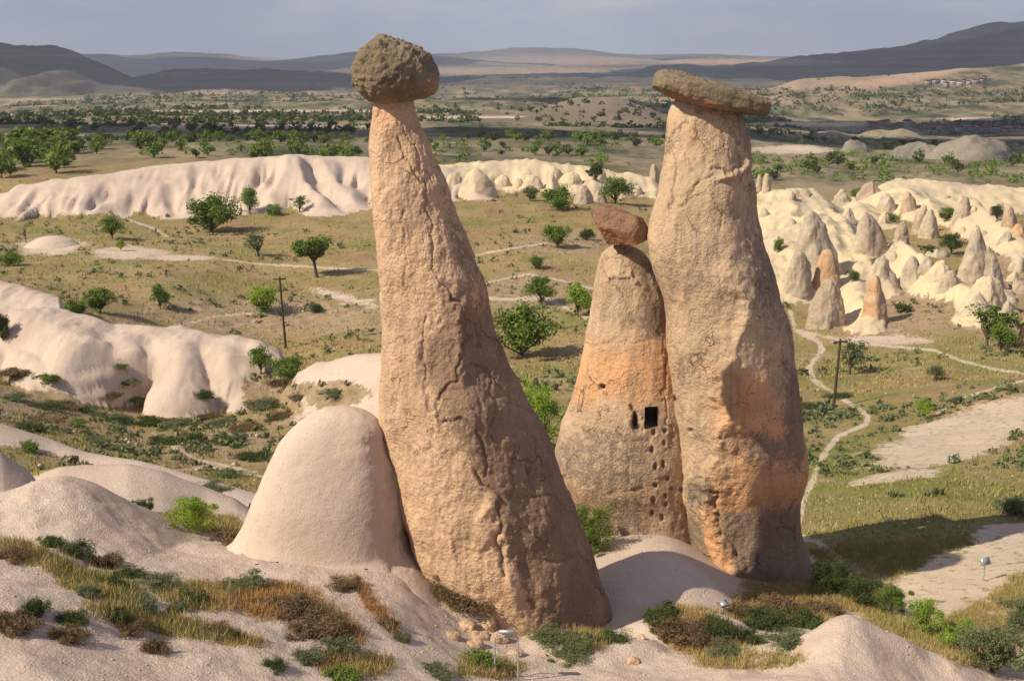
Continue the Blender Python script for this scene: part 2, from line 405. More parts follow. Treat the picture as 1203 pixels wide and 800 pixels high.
def mound(px, py, Y0, rx, ry, h, rot=0, pw=1.0, tuff=1.0, cream=0.0):
    global ZZ, TUFF, CREAM
    x0, y0, z0 = P(px, py, Y0)
    rr = max(rx, ry) * 1.1
    r0 = max(0, np.searchsorted(rows, Y0 - rr) - 1); r1 = min(NR, np.searchsorted(rows, Y0 + rr) + 1)
    c0 = max(0, np.searchsorted(cols, (x0 - rr) / (Y0)) - 20); c1 = min(NC, np.searchsorted(cols, (x0 + rr) / (Y0)) + 20)
    sl = (slice(r0, r1), slice(c0, c1))
    dx = XX[sl] - x0; dy = YY[sl] - Y0; c, s = math.cos(R(rot)), math.sin(R(rot))
    a = (dx * c + dy * s) / rx; b = (-dx * s + dy * c) / ry
    n_ = 1 + 0.12 * fbm(XX[sl] / rx * 1.2, YY[sl] / ry * 1.2, 0, 2, int(px))
    r = np.sqrt(a * a + b * b) * n_
    sh = np.clip(1 - r * r, 0, 1) ** pw
    ZZ[sl] = ZZ[sl] + h * sh
    if tuff > 0:
        TUFF[sl] = np.maximum(TUFF[sl], tuff * sst(0.02, 0.12, sh)); CREAM[sl] = np.maximum(CREAM[sl], cream * sst(0.02, 0.12, sh))

def spur(pts, wd, seed=0, tuff=1.0, cream=0.0, pw=1.3, sp=1.7, info=None):
    """rounded spur whose crest runs through 3D points; wd = half widths in metres"""
    global ZZ, TUFF, CREAM
    p = np.array(pts, float); x, y, z = P(p[:, 0], p[:, 1], p[:, 2]); wd = np.interp(np.linspace(0, 1, len(p)), np.linspace(0, 1, len(wd)), wd) if len(wd) != len(p) else np.array(wd, float)
    W_ = wd.max() * 1.4
    r0 = max(0, np.searchsorted(rows, y.min() - W_)); r1 = min(NR, np.searchsorted(rows, y.max() + W_))
    c0 = max(0, np.searchsorted(cols, ((x - W_) / (y - W_)).min()) - 2); c1 = min(NC, np.searchsorted(cols, ((x + W_) / (y - W_)).max()) + 2)
    sl = (slice(r0, r1), slice(c0, c1)); X, Y, Z = XX[sl], YY[sl], ZZ[sl]
    jx = X + fbm(X / W_, Y / W_, 0, 3, seed) * W_ * 0.25; jy = Y + fbm(X / W_ + 9, Y / W_, 0, 3, seed + 1) * W_ * 0.25
    best = np.full(X.shape, 9.0); zc = np.full(X.shape, -999.0)
    for i in range(len(p) - 1):
        dx, dy = x[i + 1] - x[i], y[i + 1] - y[i]; L2 = dx * dx + dy * dy
        t = np.clip(((jx - x[i]) * dx + (jy - y[i]) * dy) / L2, 0, 1)
        q = np.hypot(jx - x[i] - t * dx, jy - y[i] - t * dy) / (wd[i] + (wd[i + 1] - wd[i]) * t)
        zz = z[i] + (z[i + 1] - z[i]) * t; m_ = q < best; best = np.where(m_, q, best); zc = np.where(m_, zz, zc)
    sh = np.clip(1 - best ** sp, 0, 1) ** pw
    up = np.maximum(zc - Z, 0) * sh
    ZZ[sl] = Z + up
    rel = sst(0.02, 0.10, sh) * (up > 0.05)
    if info: own(sl, (sh > 0.06) & (up > 0.08), info)
    TUFF[sl] = np.maximum(TUFF[sl], rel * tuff); CREAM[sl] = np.maximum(CREAM[sl], rel * cream)

# base land cover: bare tuff near the chimneys, grass beyond
PXg, PYg = proj(XX, YY, ZZ)
TUFF = 1 - sst(37, 43, YY + fbm(XX * 0.12, YY * 0.12, 0, 3, 5) * 6)
TUFF *= 1 - sst(930, 960, PXg) * sst(30.5, 33, YY)
MESA = np.zeros_like(ZZ)

# far mountains and mesas (crest lines)
ridge([(-900,58,14000),(-300,60,14000),(40,64,14000),(90,62,14000),(150,68,14000),(205,56,14000),(240,62,14000),(300,68,14000),(345,72,14000),(400,66,14000),(460,62,14000),(540,66,14000),(640,52,14000),(690,60,14000),(750,66,14000),(830,64,14000),(900,66,14000),(1000,68,14000),(1100,70,14000),(1600,60,14000)], 2500, 2500, 1.2, tuff=0)
ridge([(-600,72,11000),(60,74,11000),(110,62,11000),(150,70,11000),(190,73,11000),(230,66,11000),(330,74,11000),(400,62,11000),(430,60,11000),(500,66,11000),(580,74,11000),(660,78,11000),(800,80,11000)], 1800, 1500, 1.2, tuff=0)
ridge([(560,82,8500),(640,80,8500),(720,74,8500),(800,70,8500),(860,68,8500),(930,70,8500),(1040,62,8500),(1080,52,8500)], 1500, 1500, 1.2, tuff=0)
ridge([(760,78,6500),(860,78,6500),(940,66,6500),(1000,60,6500),(1060,54,6500),(1100,46,6500),(1130,32,6500),(1150,26,6500),(1203,24,6500),(1500,22,6500),(2200,40,6500)], 2200, 900, 0.95, flute=0.7, fs=0.004, tuff=0, seed=3)
ridge([(120,100,5200),(165,92,5200),(200,84,5200),(300,82,5200),(420,86,5200),(520,92,5200),(650,96,5200),(760,98,5200)], 900, 500, 1.0, flute=0.8, fs=0.006, tuff=0, seed=9)
ridge([(-1200,52,3900),(-300,44,3900),(0,47,3900),(30,50,3900),(60,56,3900),(85,60,3900),(110,74,3850),(140,88,3800),(165,98,3700),(195,108,3600),(230,118,3500)], 900, 600, 0.9, flute=0.9, fs=0.006, tuff=0, seed=4)
ridge([(150,118,3000),(210,112,3000),(250,107,3000),(280,106,3000),(330,112,3000),(400,114,3000),(460,118,3000)], 160, 160, 0.9, flute=0.6, fs=0.03, tuff=0, seed=8)
ridge([(930,100,2500),(1000,96,2500),(1060,90,2600),(1130,82,2700),(1203,76,2700),(1500,70,2700)], 700, 500, 1.1, tuff=0, seed=2)
MESA = ZZ * 0
# round brown hill
ridge([(560,150,1000),(600,138,1000),(640,124,1000),(680,115,1000),(720,114,1000),(760,124,1000),(800,142,1000),(830,155,1000)], 170, 130, 1.2, tuff=0, seed=11)
# white fluted cliffs across the valley
ridge([(-160,250,226),(-40,240,226),(0,236,226),(20,218,227),(60,211,228),(100,205,230),(140,199,233),(180,192,236),(240,189,238),(300,186,240),(345,182,241),(390,184,243),(430,184,245),(480,188,248),(520,194,250),(560,205,250)], 15, 16, 1.1, flute=0.8, fs=0.34, seed=21)
for k_, (a, w_) in enumerate([([(22,214,228),(8,236,220),(2,266,212)],(4,5,5)),([(62,207,230),(72,232,222),(85,264,212)],(4,5,4)),([(98,204,231),(104,225,224),(108,250,218)],(3,4,3)),([(122,203,232),(132,226,225),(140,250,218)],(4,4,3)),
      ([(158,196,236),(180,220,228),(203,252,218)],(4,5,4)),([(205,190,239),(212,215,230),(222,248,220)],(4,4,3)),([(240,188,240),(250,215,230),(262,246,221)],(4,4,4)),([(280,186,241),(285,212,231),(292,240,223)],(4,4,4)),
      ([(341,180,238),(326,208,230),(312,240,222)],(4,5,4)),([(341,180,238),(358,206,230),(376,232,222),(392,256,215)],(4,6,5)),([(375,184,241),(400,212,232),(430,250,220)],(5,5,5)),([(420,184,244),(445,215,234),(470,248,222)],(5,6,5)),([(470,188,247),(500,215,238),(520,240,228)],(5,6,5)),([(520,194,249),(545,214,240),(565,230,232)],(4,5,4))]):
    spur(a, [q * .72 for q in w_], 700 + k_, sp=1.15, pw=1.0)
ridge([(500,196,262),(560,192,262),(620,190,262),(680,196,262),(740,205,262),(770,212,262)], 16, 14, 1.1, flute=0.8, fs=0.3, tuff=0.8, cream=0.9, seed=22, fade=0.01)
# cream ridges on the right
ridge([(885,232,205),(900,226,205),(925,224,205),(955,222,205),(975,236,203),(1000,262,200),(1030,300,190)], 16, 26, 1.2, flute=0.5, fs=0.16, tuff=1, cream=1, seed=23, fade=0.01)
ridge([(1010,238,255),(1050,216,262),(1090,214,262),(1130,218,262),(1203,222,262),(1400,226,262)], 24, 22, 1.1, flute=0.6, fs=0.14, cream=1, seed=24, fade=0.01)
ridge([(1125,232,205),(1150,240,200),(1180,264,190),(1203,284,185),(1240,305,182)], 10, 10, 1.2, flute=0.6, fs=0.2, cream=1, seed=25, fade=0.006)
for k_, (a, w_) in enumerate([([(896,230,203),(905,262,190),(908,300,172),(905,340,158)],(6,7,6,4)),([(930,224,203),(925,262,188),(918,300,172)],(5,6,5)),([(952,224,203),(972,256,190),(990,290,174),(1004,330,158),(1018,382,142)],(5,5,5,4,3)),
      ([(968,232,200),(990,252,190),(1010,290,174),(1030,328,158)],(4,4.5,5,4)),([(953,246,187),(948,290,172),(950,330,160)],(5,6,5)),([(1052,274,176),(1072,290,168),(1098,322,156)],(4,4.5,4)),
      ([(1060,222,250),(1100,238,232),(1140,262,208),(1180,285,190),(1215,310,176)],(8,7,6,5,5)),([(1010,238,240),(1030,262,215)],(5,4)),([(1155,330,160),(1158,350,150),(1150,372,142)],(4,5,4)),([(1100,305,165),(1112,330,155)],(4,4))]):
    spur(a, [q * .85 for q in w_], 800 + k_, cream=1.0, sp=1.25, pw=1.05, info=[('tuff_spur', t_, 'rock spur', 'cream spurs of the right valley') for t_ in (
        'broad cream spur right beside the widest chimney', 'second cream spur ending above the overhung grey cone', 'longest cream spur that runs down to the footpath', 'cream spur running down behind the steep grey cone', 'cream spur with the grey streaked cone on it',
        'yellow wedge shaped spur in the middle of the cones', 'long cream spur descending to the right edge', 'short cream spur below the skyline', 'pale spur under the thin dark spire', 'short yellow spur beside the blunt cones')][k_])
# pale badlands in the right middle distance
for (a, b, yy, y0, wd) in ((900,1010,158,900,60),(1010,1080,152,950,40),(885,960,185,500,22),(960,1060,188,480,20),(990,1080,176,600,40),(520,640,138,1100,30),(905,1000,200,360,14),(1020,1120,206,350,12),(1120,1240,178,560,30),(900,960,172,640,26),(930,1080,140,1300,60),(180,420,150,760,22),(380,470,131,1500,60)):
    m_ = (a + b) / 2
    ridge([(a, yy + 6, y0), (a * .7 + b * .3, yy, y0), (m_, yy + 1.5, y0), (a * .3 + b * .7, yy - 1, y0), (b, yy + 6, y0)], wd, wd, 1.0, flute=0.8, fs=0.06, tuff=0.42, cream=0.7, seed=int(a), fade=0.008)

# middle distance, left: smooth ridges that run to the domes
ridge([(-140,330,102),(-50,331,101),(0,333,100),(40,340,99),(75,352,97)], 14, 10, 1.6, seed=31, info=('tuff_ridge', 'grey smooth ridge highest at the left edge', 'rock ridge', 'smooth ridges in the valley'), fade=0.01)
ridge([(-60,420,84),(-10,392,84),(20,370,85),(60,366,85),(110,378,85),(140,388,85),(180,389,84),(220,394,84),(265,402,82),(310,410,81),(335,425,80)], 4.5, 8, 1.5, seed=32, fade=0.012)
ridge([(345,446,76),(375,432,74),(410,423,72),(450,418,70),(520,430,70),(560,450,70)], 9, 8, 1.5, seed=33, info=('tuff_ridge', 'pale saddle shaped ridge touching the leaning chimney', 'rock ridge', 'smooth ridges in the valley'), fade=0.012)
for k_, (a, w_, t_) in enumerate([([(40,367,85),(55,375,83.5),(80,388,81.5),(100,398,80)],(2.6,3.4,3.6,3.4),'broad streaked dome at the upper left of the left ridge'),
      ([(45,412,81),(65,424,79.3),(90,438,77.8)],(2.4,2.8,2.6),'low slanting dome lowest on the left ridge'),
      ([(203,391,84.5),(208,396,82.4),(212,410,80.2),(214,430,78.6),(214,448,77.6)],(1.8,2.4,2.6,2.7,2.6),'rounded dome with a shaded right flank in the middle of the left ridge'),
      ([(250,399,83.5),(266,404,81.8),(277,420,79.8),(285,445,78.2),(288,465,77.2)],(1.4,1.7,1.8,1.8,1.5),'narrow pale lobe at the right end of the left ridge'),
      ([(140,388,84.5),(150,394,82.6),(158,408,81)],(1.6,2.0,1.6),'short pale lobe between the streaked dome and the rounded dome')]):
    spur(a, w_, 600 + k_, sp=2.2, pw=0.72, info=('tuff_dome', t_, 'rock dome', 'smooth tuff domes'))
# near ridges, left
ridge([(-80,480,47),(0,500,47),(60,520,47),(100,536,46),(160,545,45),(210,560,44),(260,575,43),(310,592,42)], 3.5, 3.0, 1.5, seed=34, info=('tuff_ridge', 'long thin pale ridge farthest back of the near ridges at left', 'rock ridge', 'smooth near ridges'))
ridge([(40,568,39),(70,556,39),(100,552,39),(150,548,39),(190,556,39),(240,577,39),(285,596,38)], 4.5, 3.0, 1.7, seed=35, info=('tuff_ridge', 'low rounded grey ridge just behind the front pale ridge at left', 'rock ridge', 'smooth near ridges'))
ridge([(-150,505,34),(-50,518,34),(0,533,34),(40,562,34)], 3.5, 3.0, 1.5, seed=36, info=('tuff_ridge', 'small dark sided ridge cut by the left edge', 'rock ridge', 'smooth near ridges'), fade=0.012)
ridge([(-180,560,27.5),(-60,596,27.5),(0,583,28),(40,566,28.4),(75,561,28.6),(110,572,28.8),(160,603,29),(220,634,29.4),(262,650,29.2),(300,660,28.6)], 4.0, 2.6, 1.5, seed=37, info=('tuff_ridge', 'front pale hump whose slope runs down toward the egg shaped dome', 'rock ridge', 'smooth near ridges'), fade=0.012)
# foreground bank and lip on the left
ridge([(-150,700,20),(0,706,20.3),(60,712,20.6),(120,722,21),(200,742,21.6),(300,762,22.3),(380,786,23)], 1.1, 2.0, 1.6, tuff=1, seed=38)
ridge([(-150,640,23.5),(0,642,24),(60,650,24.3),(100,664,24.6),(140,684,25),(160,700,25.4)], 1.6, 1.0, 1.4, tuff=1, seed=39)
ridge([(-100,795,17.6),(0,797,17.8),(60,798,18),(110,804,18.2)], 0.6, 0.8, 1.4, tuff=1, seed=40)
ridge([(350,672,27.5),(390,680,27.3),(430,700,27),(470,735,26.5),(490,760,26.2)], 0.9, 1.0, 1.3, tuff=1, seed=41)
# bottom right pale peak
ridge([(840,806,25.0),(880,782,25.0),(920,766,25.0),(950,748,25.0),(975,729,25.0),(992,722,25),(1012,728,25),(1050,752,25),(1090,778,25),(1140,796,25),(1160,806,25)], 2.6, 1.5, 0.9, flute=0.4, fs=0.9, seed=42, info=('tuff_peak', 'pale pointed tuff peak at the bottom right with a shaded face', 'rock peak', None))
# saddle between the chimneys: round tuff swell in the shade
mound(770, 712, 31.2, 2.4, 2.0, 0.9, 10, 1.2)
mound(560, 720, 28.6, 1.5, 1.3, 0.8, 0, 1.0)
mound(810, 752, 28.3, 1.6, 1.1, 0.5, 0, 1.0)
mound(545, 660, 29.6, 1.2, 1.0, 0.7, 0, 1.0)
mound(690, 765, 26.9, 1.8, 1.2, 0.35, 0, 1.0)
# gully bank in the valley (brown broken slope)
ridge([(130,380,140),(190,368,140),(250,366,140),(320,360,141),(420,352,142),(450,350,142)], 2, 14, 1.0, flute=0.5, fs=0.5, tuff=-1, seed=50)

# fine relief
cm_ = (YY > 130) & (YY < 320) & (TUFF > 0.3)
ZZ[cm_] += ((ridged(XX[cm_] * 0.22, YY[cm_] * 0.22, 0, 4, 71) - 0.62) * 1.5 * CREAM[cm_] + (ridged(XX[cm_] * 0.5, YY[cm_] * 0.5, 0, 3, 72) - 0.62) * 0.55 * (0.5 + 0.5 * CREAM[cm_]))
rl_ = (YY > 60) & (YY < 112) & (TUFF > 0.3)
ZZ[rl_] += ((ridged(XX[rl_] * 0.45, YY[rl_] * 0.16, 0, 3, 75) - 0.62) * 0.28 + fbm(XX[rl_] * 1.1, YY[rl_] * 0.6, 0, 3, 76) * 0.10) * TUFF[rl_]
nf_ = (YY < 30) & (YY > 15)
ZZ[nf_] += fbm(XX[nf_] * 0.9, YY[nf_] * 0.9, 0, 4, 73) * 0.16 * (1 - sst(28, 30, YY[nf_]))
dist = YY
amp = np.where(dist < 60, 0.035, np.where(dist < 300, 0.035 + (dist - 60) * 0.0006, 0.18 + (dist - 300) * 0.003)) * (1 + 1.5 * (1 - TUFF))
fr = 1.0 / np.maximum(0.6, dist * 0.012)
for (s_, lo, hi) in ((0.7, 0, 90), (0.18, 0, 500), (0.04, 90, 3000), (0.009, 400, 12000), (0.0022, 1500, 40000)):
    wgt = sst(lo * 0.7, lo + 1e-3, dist) * (1 - sst(hi * 0.7, hi, dist))
    r_ = (wgt.max(axis=1) > 0)
    i0, i1 = np.argmax(r_), NR - np.argmax(r_[::-1])
    sl = slice(i0, i1)
    a_ = {0.7: 0.06, 0.18: 0.22, 0.04: 1.1, 0.009: 4.5, 0.0022: 24}[s_]
    a2 = a_ * (0.35 + 0.65 * (1 - TUFF[sl])) if s_ > 0.1 else a_ * (1 + 2.2 * sst(2600, 3400, YY[sl])) if s_ == 0.009 else a_
    ZZ[sl] += fbm(XX[sl] * s_, YY[sl] * s_, 0, 5, int(s_ * 1000) + 3, 0.55) * a2 * wgt[sl] * np.where(YY[sl] < 20, 0.5, 1)
PXg, PYg = proj(XX, YY, ZZ)

# ---- cover masks
nzm = fbm(XX * 0.35, YY * 0.35, 0, 4, 77)
def blob(px, py, rx, ry, y0, y1, soft=0.5, rot=0):
    dx = (PXg - px); dy = (PYg - py); c, s = math.cos(R(rot)), math.sin(R(rot))
    a = (dx * c + dy * s) / rx; b = (-dx * s + dy * c) / ry
    r = np.sqrt(a * a + b * b) + nzm * 0.35
    return (1 - sst(1 - soft, 1 + soft, r)) * ((YY > y0) & (YY < y1))
def pathm(pts, width, y0, y1):
    m = np.zeros_like(ZZ); p = np.array(pts, float)
    sel = (YY > y0) & (YY < y1)
    X_, Y_ = PXg[sel], PYg[sel]; best = np.full(X_.shape, 1e9)
    for (ax, ay), (bx, by) in zip(p[:-1, :2], p[1:, :2]):
        L2 = (bx - ax) ** 2 + (by - ay) ** 2; t = np.clip(((X_ - ax) * (bx - ax) + (Y_ - ay) * (by - ay)) / L2, 0, 1)
        best = np.minimum(best, np.hypot(X_ - ax - t * (bx - ax), (Y_ - ay - t * (by - ay)) * 1.3))
    m[sel] = 1 - sst(width * 0.45, width * 1.3, best + nzm[sel] * width * 0.5)
    return m
# grass and soil breaks in the near tuff
GR = np.zeros_like(ZZ)
for b in [(330,705,60,26,0,28.5),(400,735,50,18,0,27,.5,40),(240,700,60,20,0,28),(120,690,60,14,0,27,.5,15),(200,735,130,15,0,24,.5,12),(420,780,60,18,0,27),(40,655,60,12,0,27,.5,20),
          (530,680,45,34,0,32,.4,40),(440,712,60,9,0,28,.4,52),(690,755,38,16,0,29),(815,745,55,30,0,31,.4,20),(920,715,75,34,29,36,.4,0),(570,785,60,14,0,27),(880,775,70,12,0,27),
          (1000,690,60,34,30,38),(1060,735,60,26,26,36,.4,30),(1150,750,60,40,24,34),(1180,690,50,20,30,37),(240,615,50,22,30.3,37),(50,545,70,14,40,46,.4,15),(390,462,45,16,60,80),(320,465,38,28,55,82,.5,20),
          (100,460,70,30,55,76)]:
    GR = np.maximum(GR, blob(*b))
TUFF = TUFF * (1 - GR * np.where(YY < 40, 0.62, 1.0))
# white patches in grass
for b in [(1130,510,125,30,60,110,.3,-17),(1060,560,60,10,55,80,.4,-10),(1125,680,92,34,27,42,.3,-24),(1190,640,50,40,27,42,.3,0),(60,290,45,12,160,200),(150,297,50,8,160,200),(210,303,60,4,160,200),
          (405,350,50,6,130,165,.7,15),(1000,252,50,30,180,260),(1040,400,60,7,120,150),(700,215,50,9,230,300),(570,470,20,20,50,60),(300,149,150,2.5,560,900),(90,158,120,2,450,800),(560,139,110,3,900,1500),(330,131,200,2,1000,1700),(60,136,110,2,900,1500),(960,146,90,3,900,1700),(930,176,60,6,400,700),(1150,140,60,2,1400,2000),(940,650,30,8,38,50,.5,30)]:
    TUFF = np.maximum(TUFF, blob(*b) * 0.68)
for b in [(1130,510,125,30,60,110,.3,-17),(1110,690,130,50,30,44,.4,-18),(1060,560,60,10,55,80)]:
    CREAM = np.maximum(CREAM, blob(*b) * 0.45)
PATH = np.zeros_like(ZZ)
PATH = np.maximum(PATH, pathm([(928,366),(935,388),(962,402),(966,412),(950,432),(956,446),(975,460),(1000,475),(1020,488),(1018,498),(985,512),(970,530),(958,556),(944,590),(940,612)], 4.0, 44, 175))
PATH = np.maximum(PATH, pathm([(938,388),(1000,402),(1060,408),(1100,412),(1130,424),(1170,434),(1210,440)], 2.4, 90, 160))
PATH = np.maximum(PATH, pathm([(1100,486),(1130,468),(1180,452),(1210,446)], 2.0, 70, 120))
PATH = np.maximum(PATH, pathm([(936,630),(960,636),(985,655),(1015,676),(1040,680)], 6, 33, 46))
PATH = np.maximum(PATH, pathm([(150,288),(190,300),(250,303),(300,310),(440,318),(520,308),(600,292),(640,286)], 1.8, 130, 210))
PATH = np.maximum(PATH, pathm([(560,350),(600,352),(640,350),(700,378)], 3.0, 120, 170))
PATH = np.maximum(PATH, pathm([(560,335),(620,322),(660,330),(700,340)], 1.8, 130, 175))
PATH = np.maximum(PATH, pathm([(150,258),(180,268),(196,278)], 2.0, 180, 230))
PATH = np.maximum(PATH, pathm([(180,388),(230,378),(250,372),(300,368),(345,366),(440,352)], 1.6, 118, 150))
PATH = np.maximum(PATH, pathm([(0,520),(80,545),(160,560),(240,548),(310,560)], 3.0, 47, 66) * 0.7)
PATH = np.maximum(PATH, pathm([(180,510),(230,540),(300,555)], 3.0, 50, 72) * 0.8)
DIRT = np.zeros_like(ZZ)
for b in [(300,372,190,22,118,150),(60,470,90,30,52,76),(330,460,40,34,52,82),(1060,370,110,26,125,160),(620,345,60,24,125,165),(660,285,60,14,160,200),(690,140,140,26,840,1100,.2),(240,520,80,30,50,70),(390,462,50,20,58,82),(150,455,26,34,66,79),(1180,320,40,40,150,190)]:
    DIRT = np.maximum(DIRT, blob(*b) * 0.8)
GREEN = sst(55, 30, YY) * 0 + 0.35 * blob(1080, 590, 170, 50, 38, 70) + 0.25 * blob(150, 245, 200, 22, 190, 230) + 0.3 * blob(1000, 560, 80, 60, 48, 90) + 0.2 * blob(1060, 420, 150, 20, 100, 150)
GREEN = GREEN + 0.35 * blob(1080, 625, 170, 40, 33, 60) + 0.12 + 0.45 * np.clip(fbm(XX * 0.03, YY * 0.03, 0, 4, 321), -.3, .8) * (YY > 40)
FAR = sst(250, 330, YY) * (1 - 0.0 * TUFF)
SCR = np.maximum(sst(2600, 3300, YY), 0)
FAR = FAR * (1 - 0.9 * blob(690, 140, 130, 30, 830, 1150, .3)); SCR = np.maximum(SCR, 0.65 * blob(690, 140, 130, 30, 830, 1150, .3))  # hill browned and darkened; part of its cloud shade is in the colour
PINK = np.zeros_like(ZZ)
for b in [(300,117,140,9,2500,3600,.4),(90,122,120,6,2500,3600,.4),(1100,82,120,8,2000,3200,.5,-12),(880,73,110,4,4000,9000,.5)]:
    PINK = np.maximum(PINK, blob(*b) * 0.75)
for b in [(600,84,170,5,6000,12500,.5),(660,74,120,3,6000,15000),(1140,40,60,5,4500,7000,.5,-12),(1010,56,25,4,4500,7000),(690,70,130,5,8000,13000),(1000,92,130,9,1900,2900,.4,-6),(860,118,90,6,1800,2700),(350,68,70,4,8000,16000)]:
    PINK = np.maximum(PINK, blob(*b) * 0.5); SCR = SCR * (1 - blob(*b) * 0.6)

idx = (np.arange(NR - 1)[:, None] * NC + np.arange(NC - 1)[None]).ravel()
F = np.stack([idx, idx + 1, idx + 1 + NC, idx + NC], 1)
V = np.stack([XX.ravel(), YY.ravel(), ZZ.ravel()], 1)
GATT = {'tuff': TUFF.ravel(), 'cream': CREAM.ravel(), 'path': PATH.ravel(), 'dirt': DIRT.ravel(), 'green': GREEN.ravel(),
     'far': FAR.ravel(), 'scrub': SCR.ravel(), 'pink': PINK.ravel()}
fo = np.stack([OWN.ravel()[F[:, i]] for i in range(4)], 1); fid = np.where((fo == fo[:, :1]).all(1), fo[:, 0], 0)
e1 = np.stack([np.gradient(XX, axis=1), np.gradient(YY, axis=1), np.gradient(ZZ, axis=1)], -1); e2 = np.stack([np.gradient(XX, axis=0), np.gradient(YY, axis=0), np.gradient(ZZ, axis=0)], -1)
GN = np.cross(e1, e2).reshape(-1, 3); GN /= np.linalg.norm(GN, axis=1)[:, None] + 1e-12
link(make_mesh('ground', V, F[fid == 0], GATT, mats=[M['ground']]), 'ground', kind='structure')
for k_, (nm_, lab_, cat_, grp_) in enumerate(OWNL):
    ff_ = F[fid == k_ + 1]
    if len(ff_) < 40: continue
    us_, inv = np.unique(ff_, return_inverse=True)
    org_ = V[us_].mean(0); org_[2] = V[us_, 2].min()
    m_ = make_mesh(nm_, V[us_] - org_, inv.reshape(-1, 4), {a: v[us_] for a, v in GATT.items()}, mats=[M['ground']])
    m_.normals_split_custom_set_from_vertices([tuple(q) for q in GN[us_]])
    link(m_, nm_, lab_, cat_, grp_, loc=tuple(map(float, org_)))

def gz(x, y):
    u = np.asarray(x) / np.asarray(y)
    c = np.clip(np.searchsorted(cols, u) - 1, 0, NC - 2); r = np.clip(np.searchsorted(rows, y) - 1, 0, NR - 2)
    a = (u - cols[c]) / (cols[c + 1] - cols[c]); b = (y - rows[r]) / (rows[r + 1] - rows[r])
    return (ZZ[r, c] * (1 - a) + ZZ[r, c + 1] * a) * (1 - b) + (ZZ[r + 1, c] * (1 - a) + ZZ[r + 1, c + 1] * a) * b

def ground_at(px, py, y0=16.0):
    """first ground point seen along the photo position, at or beyond y0 metres"""
    r = np.searchsorted(rows, y0)
    for i in range(r, NR):
        u = (px - CX) / FPX * (CP - (ZZ[i, NC // 2] / rows[i]) * SP)
        u = P(px, py, rows[i])[0] / rows[i]
        z = gz(u * rows[i], rows[i])
        if z >= P(px, py, rows[i])[2]:
            return float(u * rows[i]), float(rows[i]), float(z)
    return float(u * rows[-1]), float(rows[-1]), float(z)

def gpt(px, py, Y): x_ = float(P(px, py, Y)[0]); return (x_, Y, float(gz(x_, Y)))

# ------------------------------------------------------------------ lathe rocks traced from side outlines
def smooth_rows(rws, n, smf=0.45):
    p = np.array(rws, float)
    hw = (p[:, 2] - p[:, 1]) / 2
    s = np.concatenate([[0], np.cumsum(np.hypot(np.diff(hw), np.diff(p[:, 0])))])
    t = np.linspace(0, s[-1], n)
    res = []
    for k in range(3):  # monotone-ish catmull via gaussian-smoothed linear interpolation
        a = np.interp(t, s, p[:, k]); m = max(3, int(n / len(p) * smf) | 1)
        kk = np.hanning(m + 2)[1:-1]; kk /= kk.sum()
        b = np.convolve(np.pad(a, m // 2, 'reflect', reflect_type='odd'), kk, 'valid'); res.append(b[:n])
    return np.stack(res, 1)

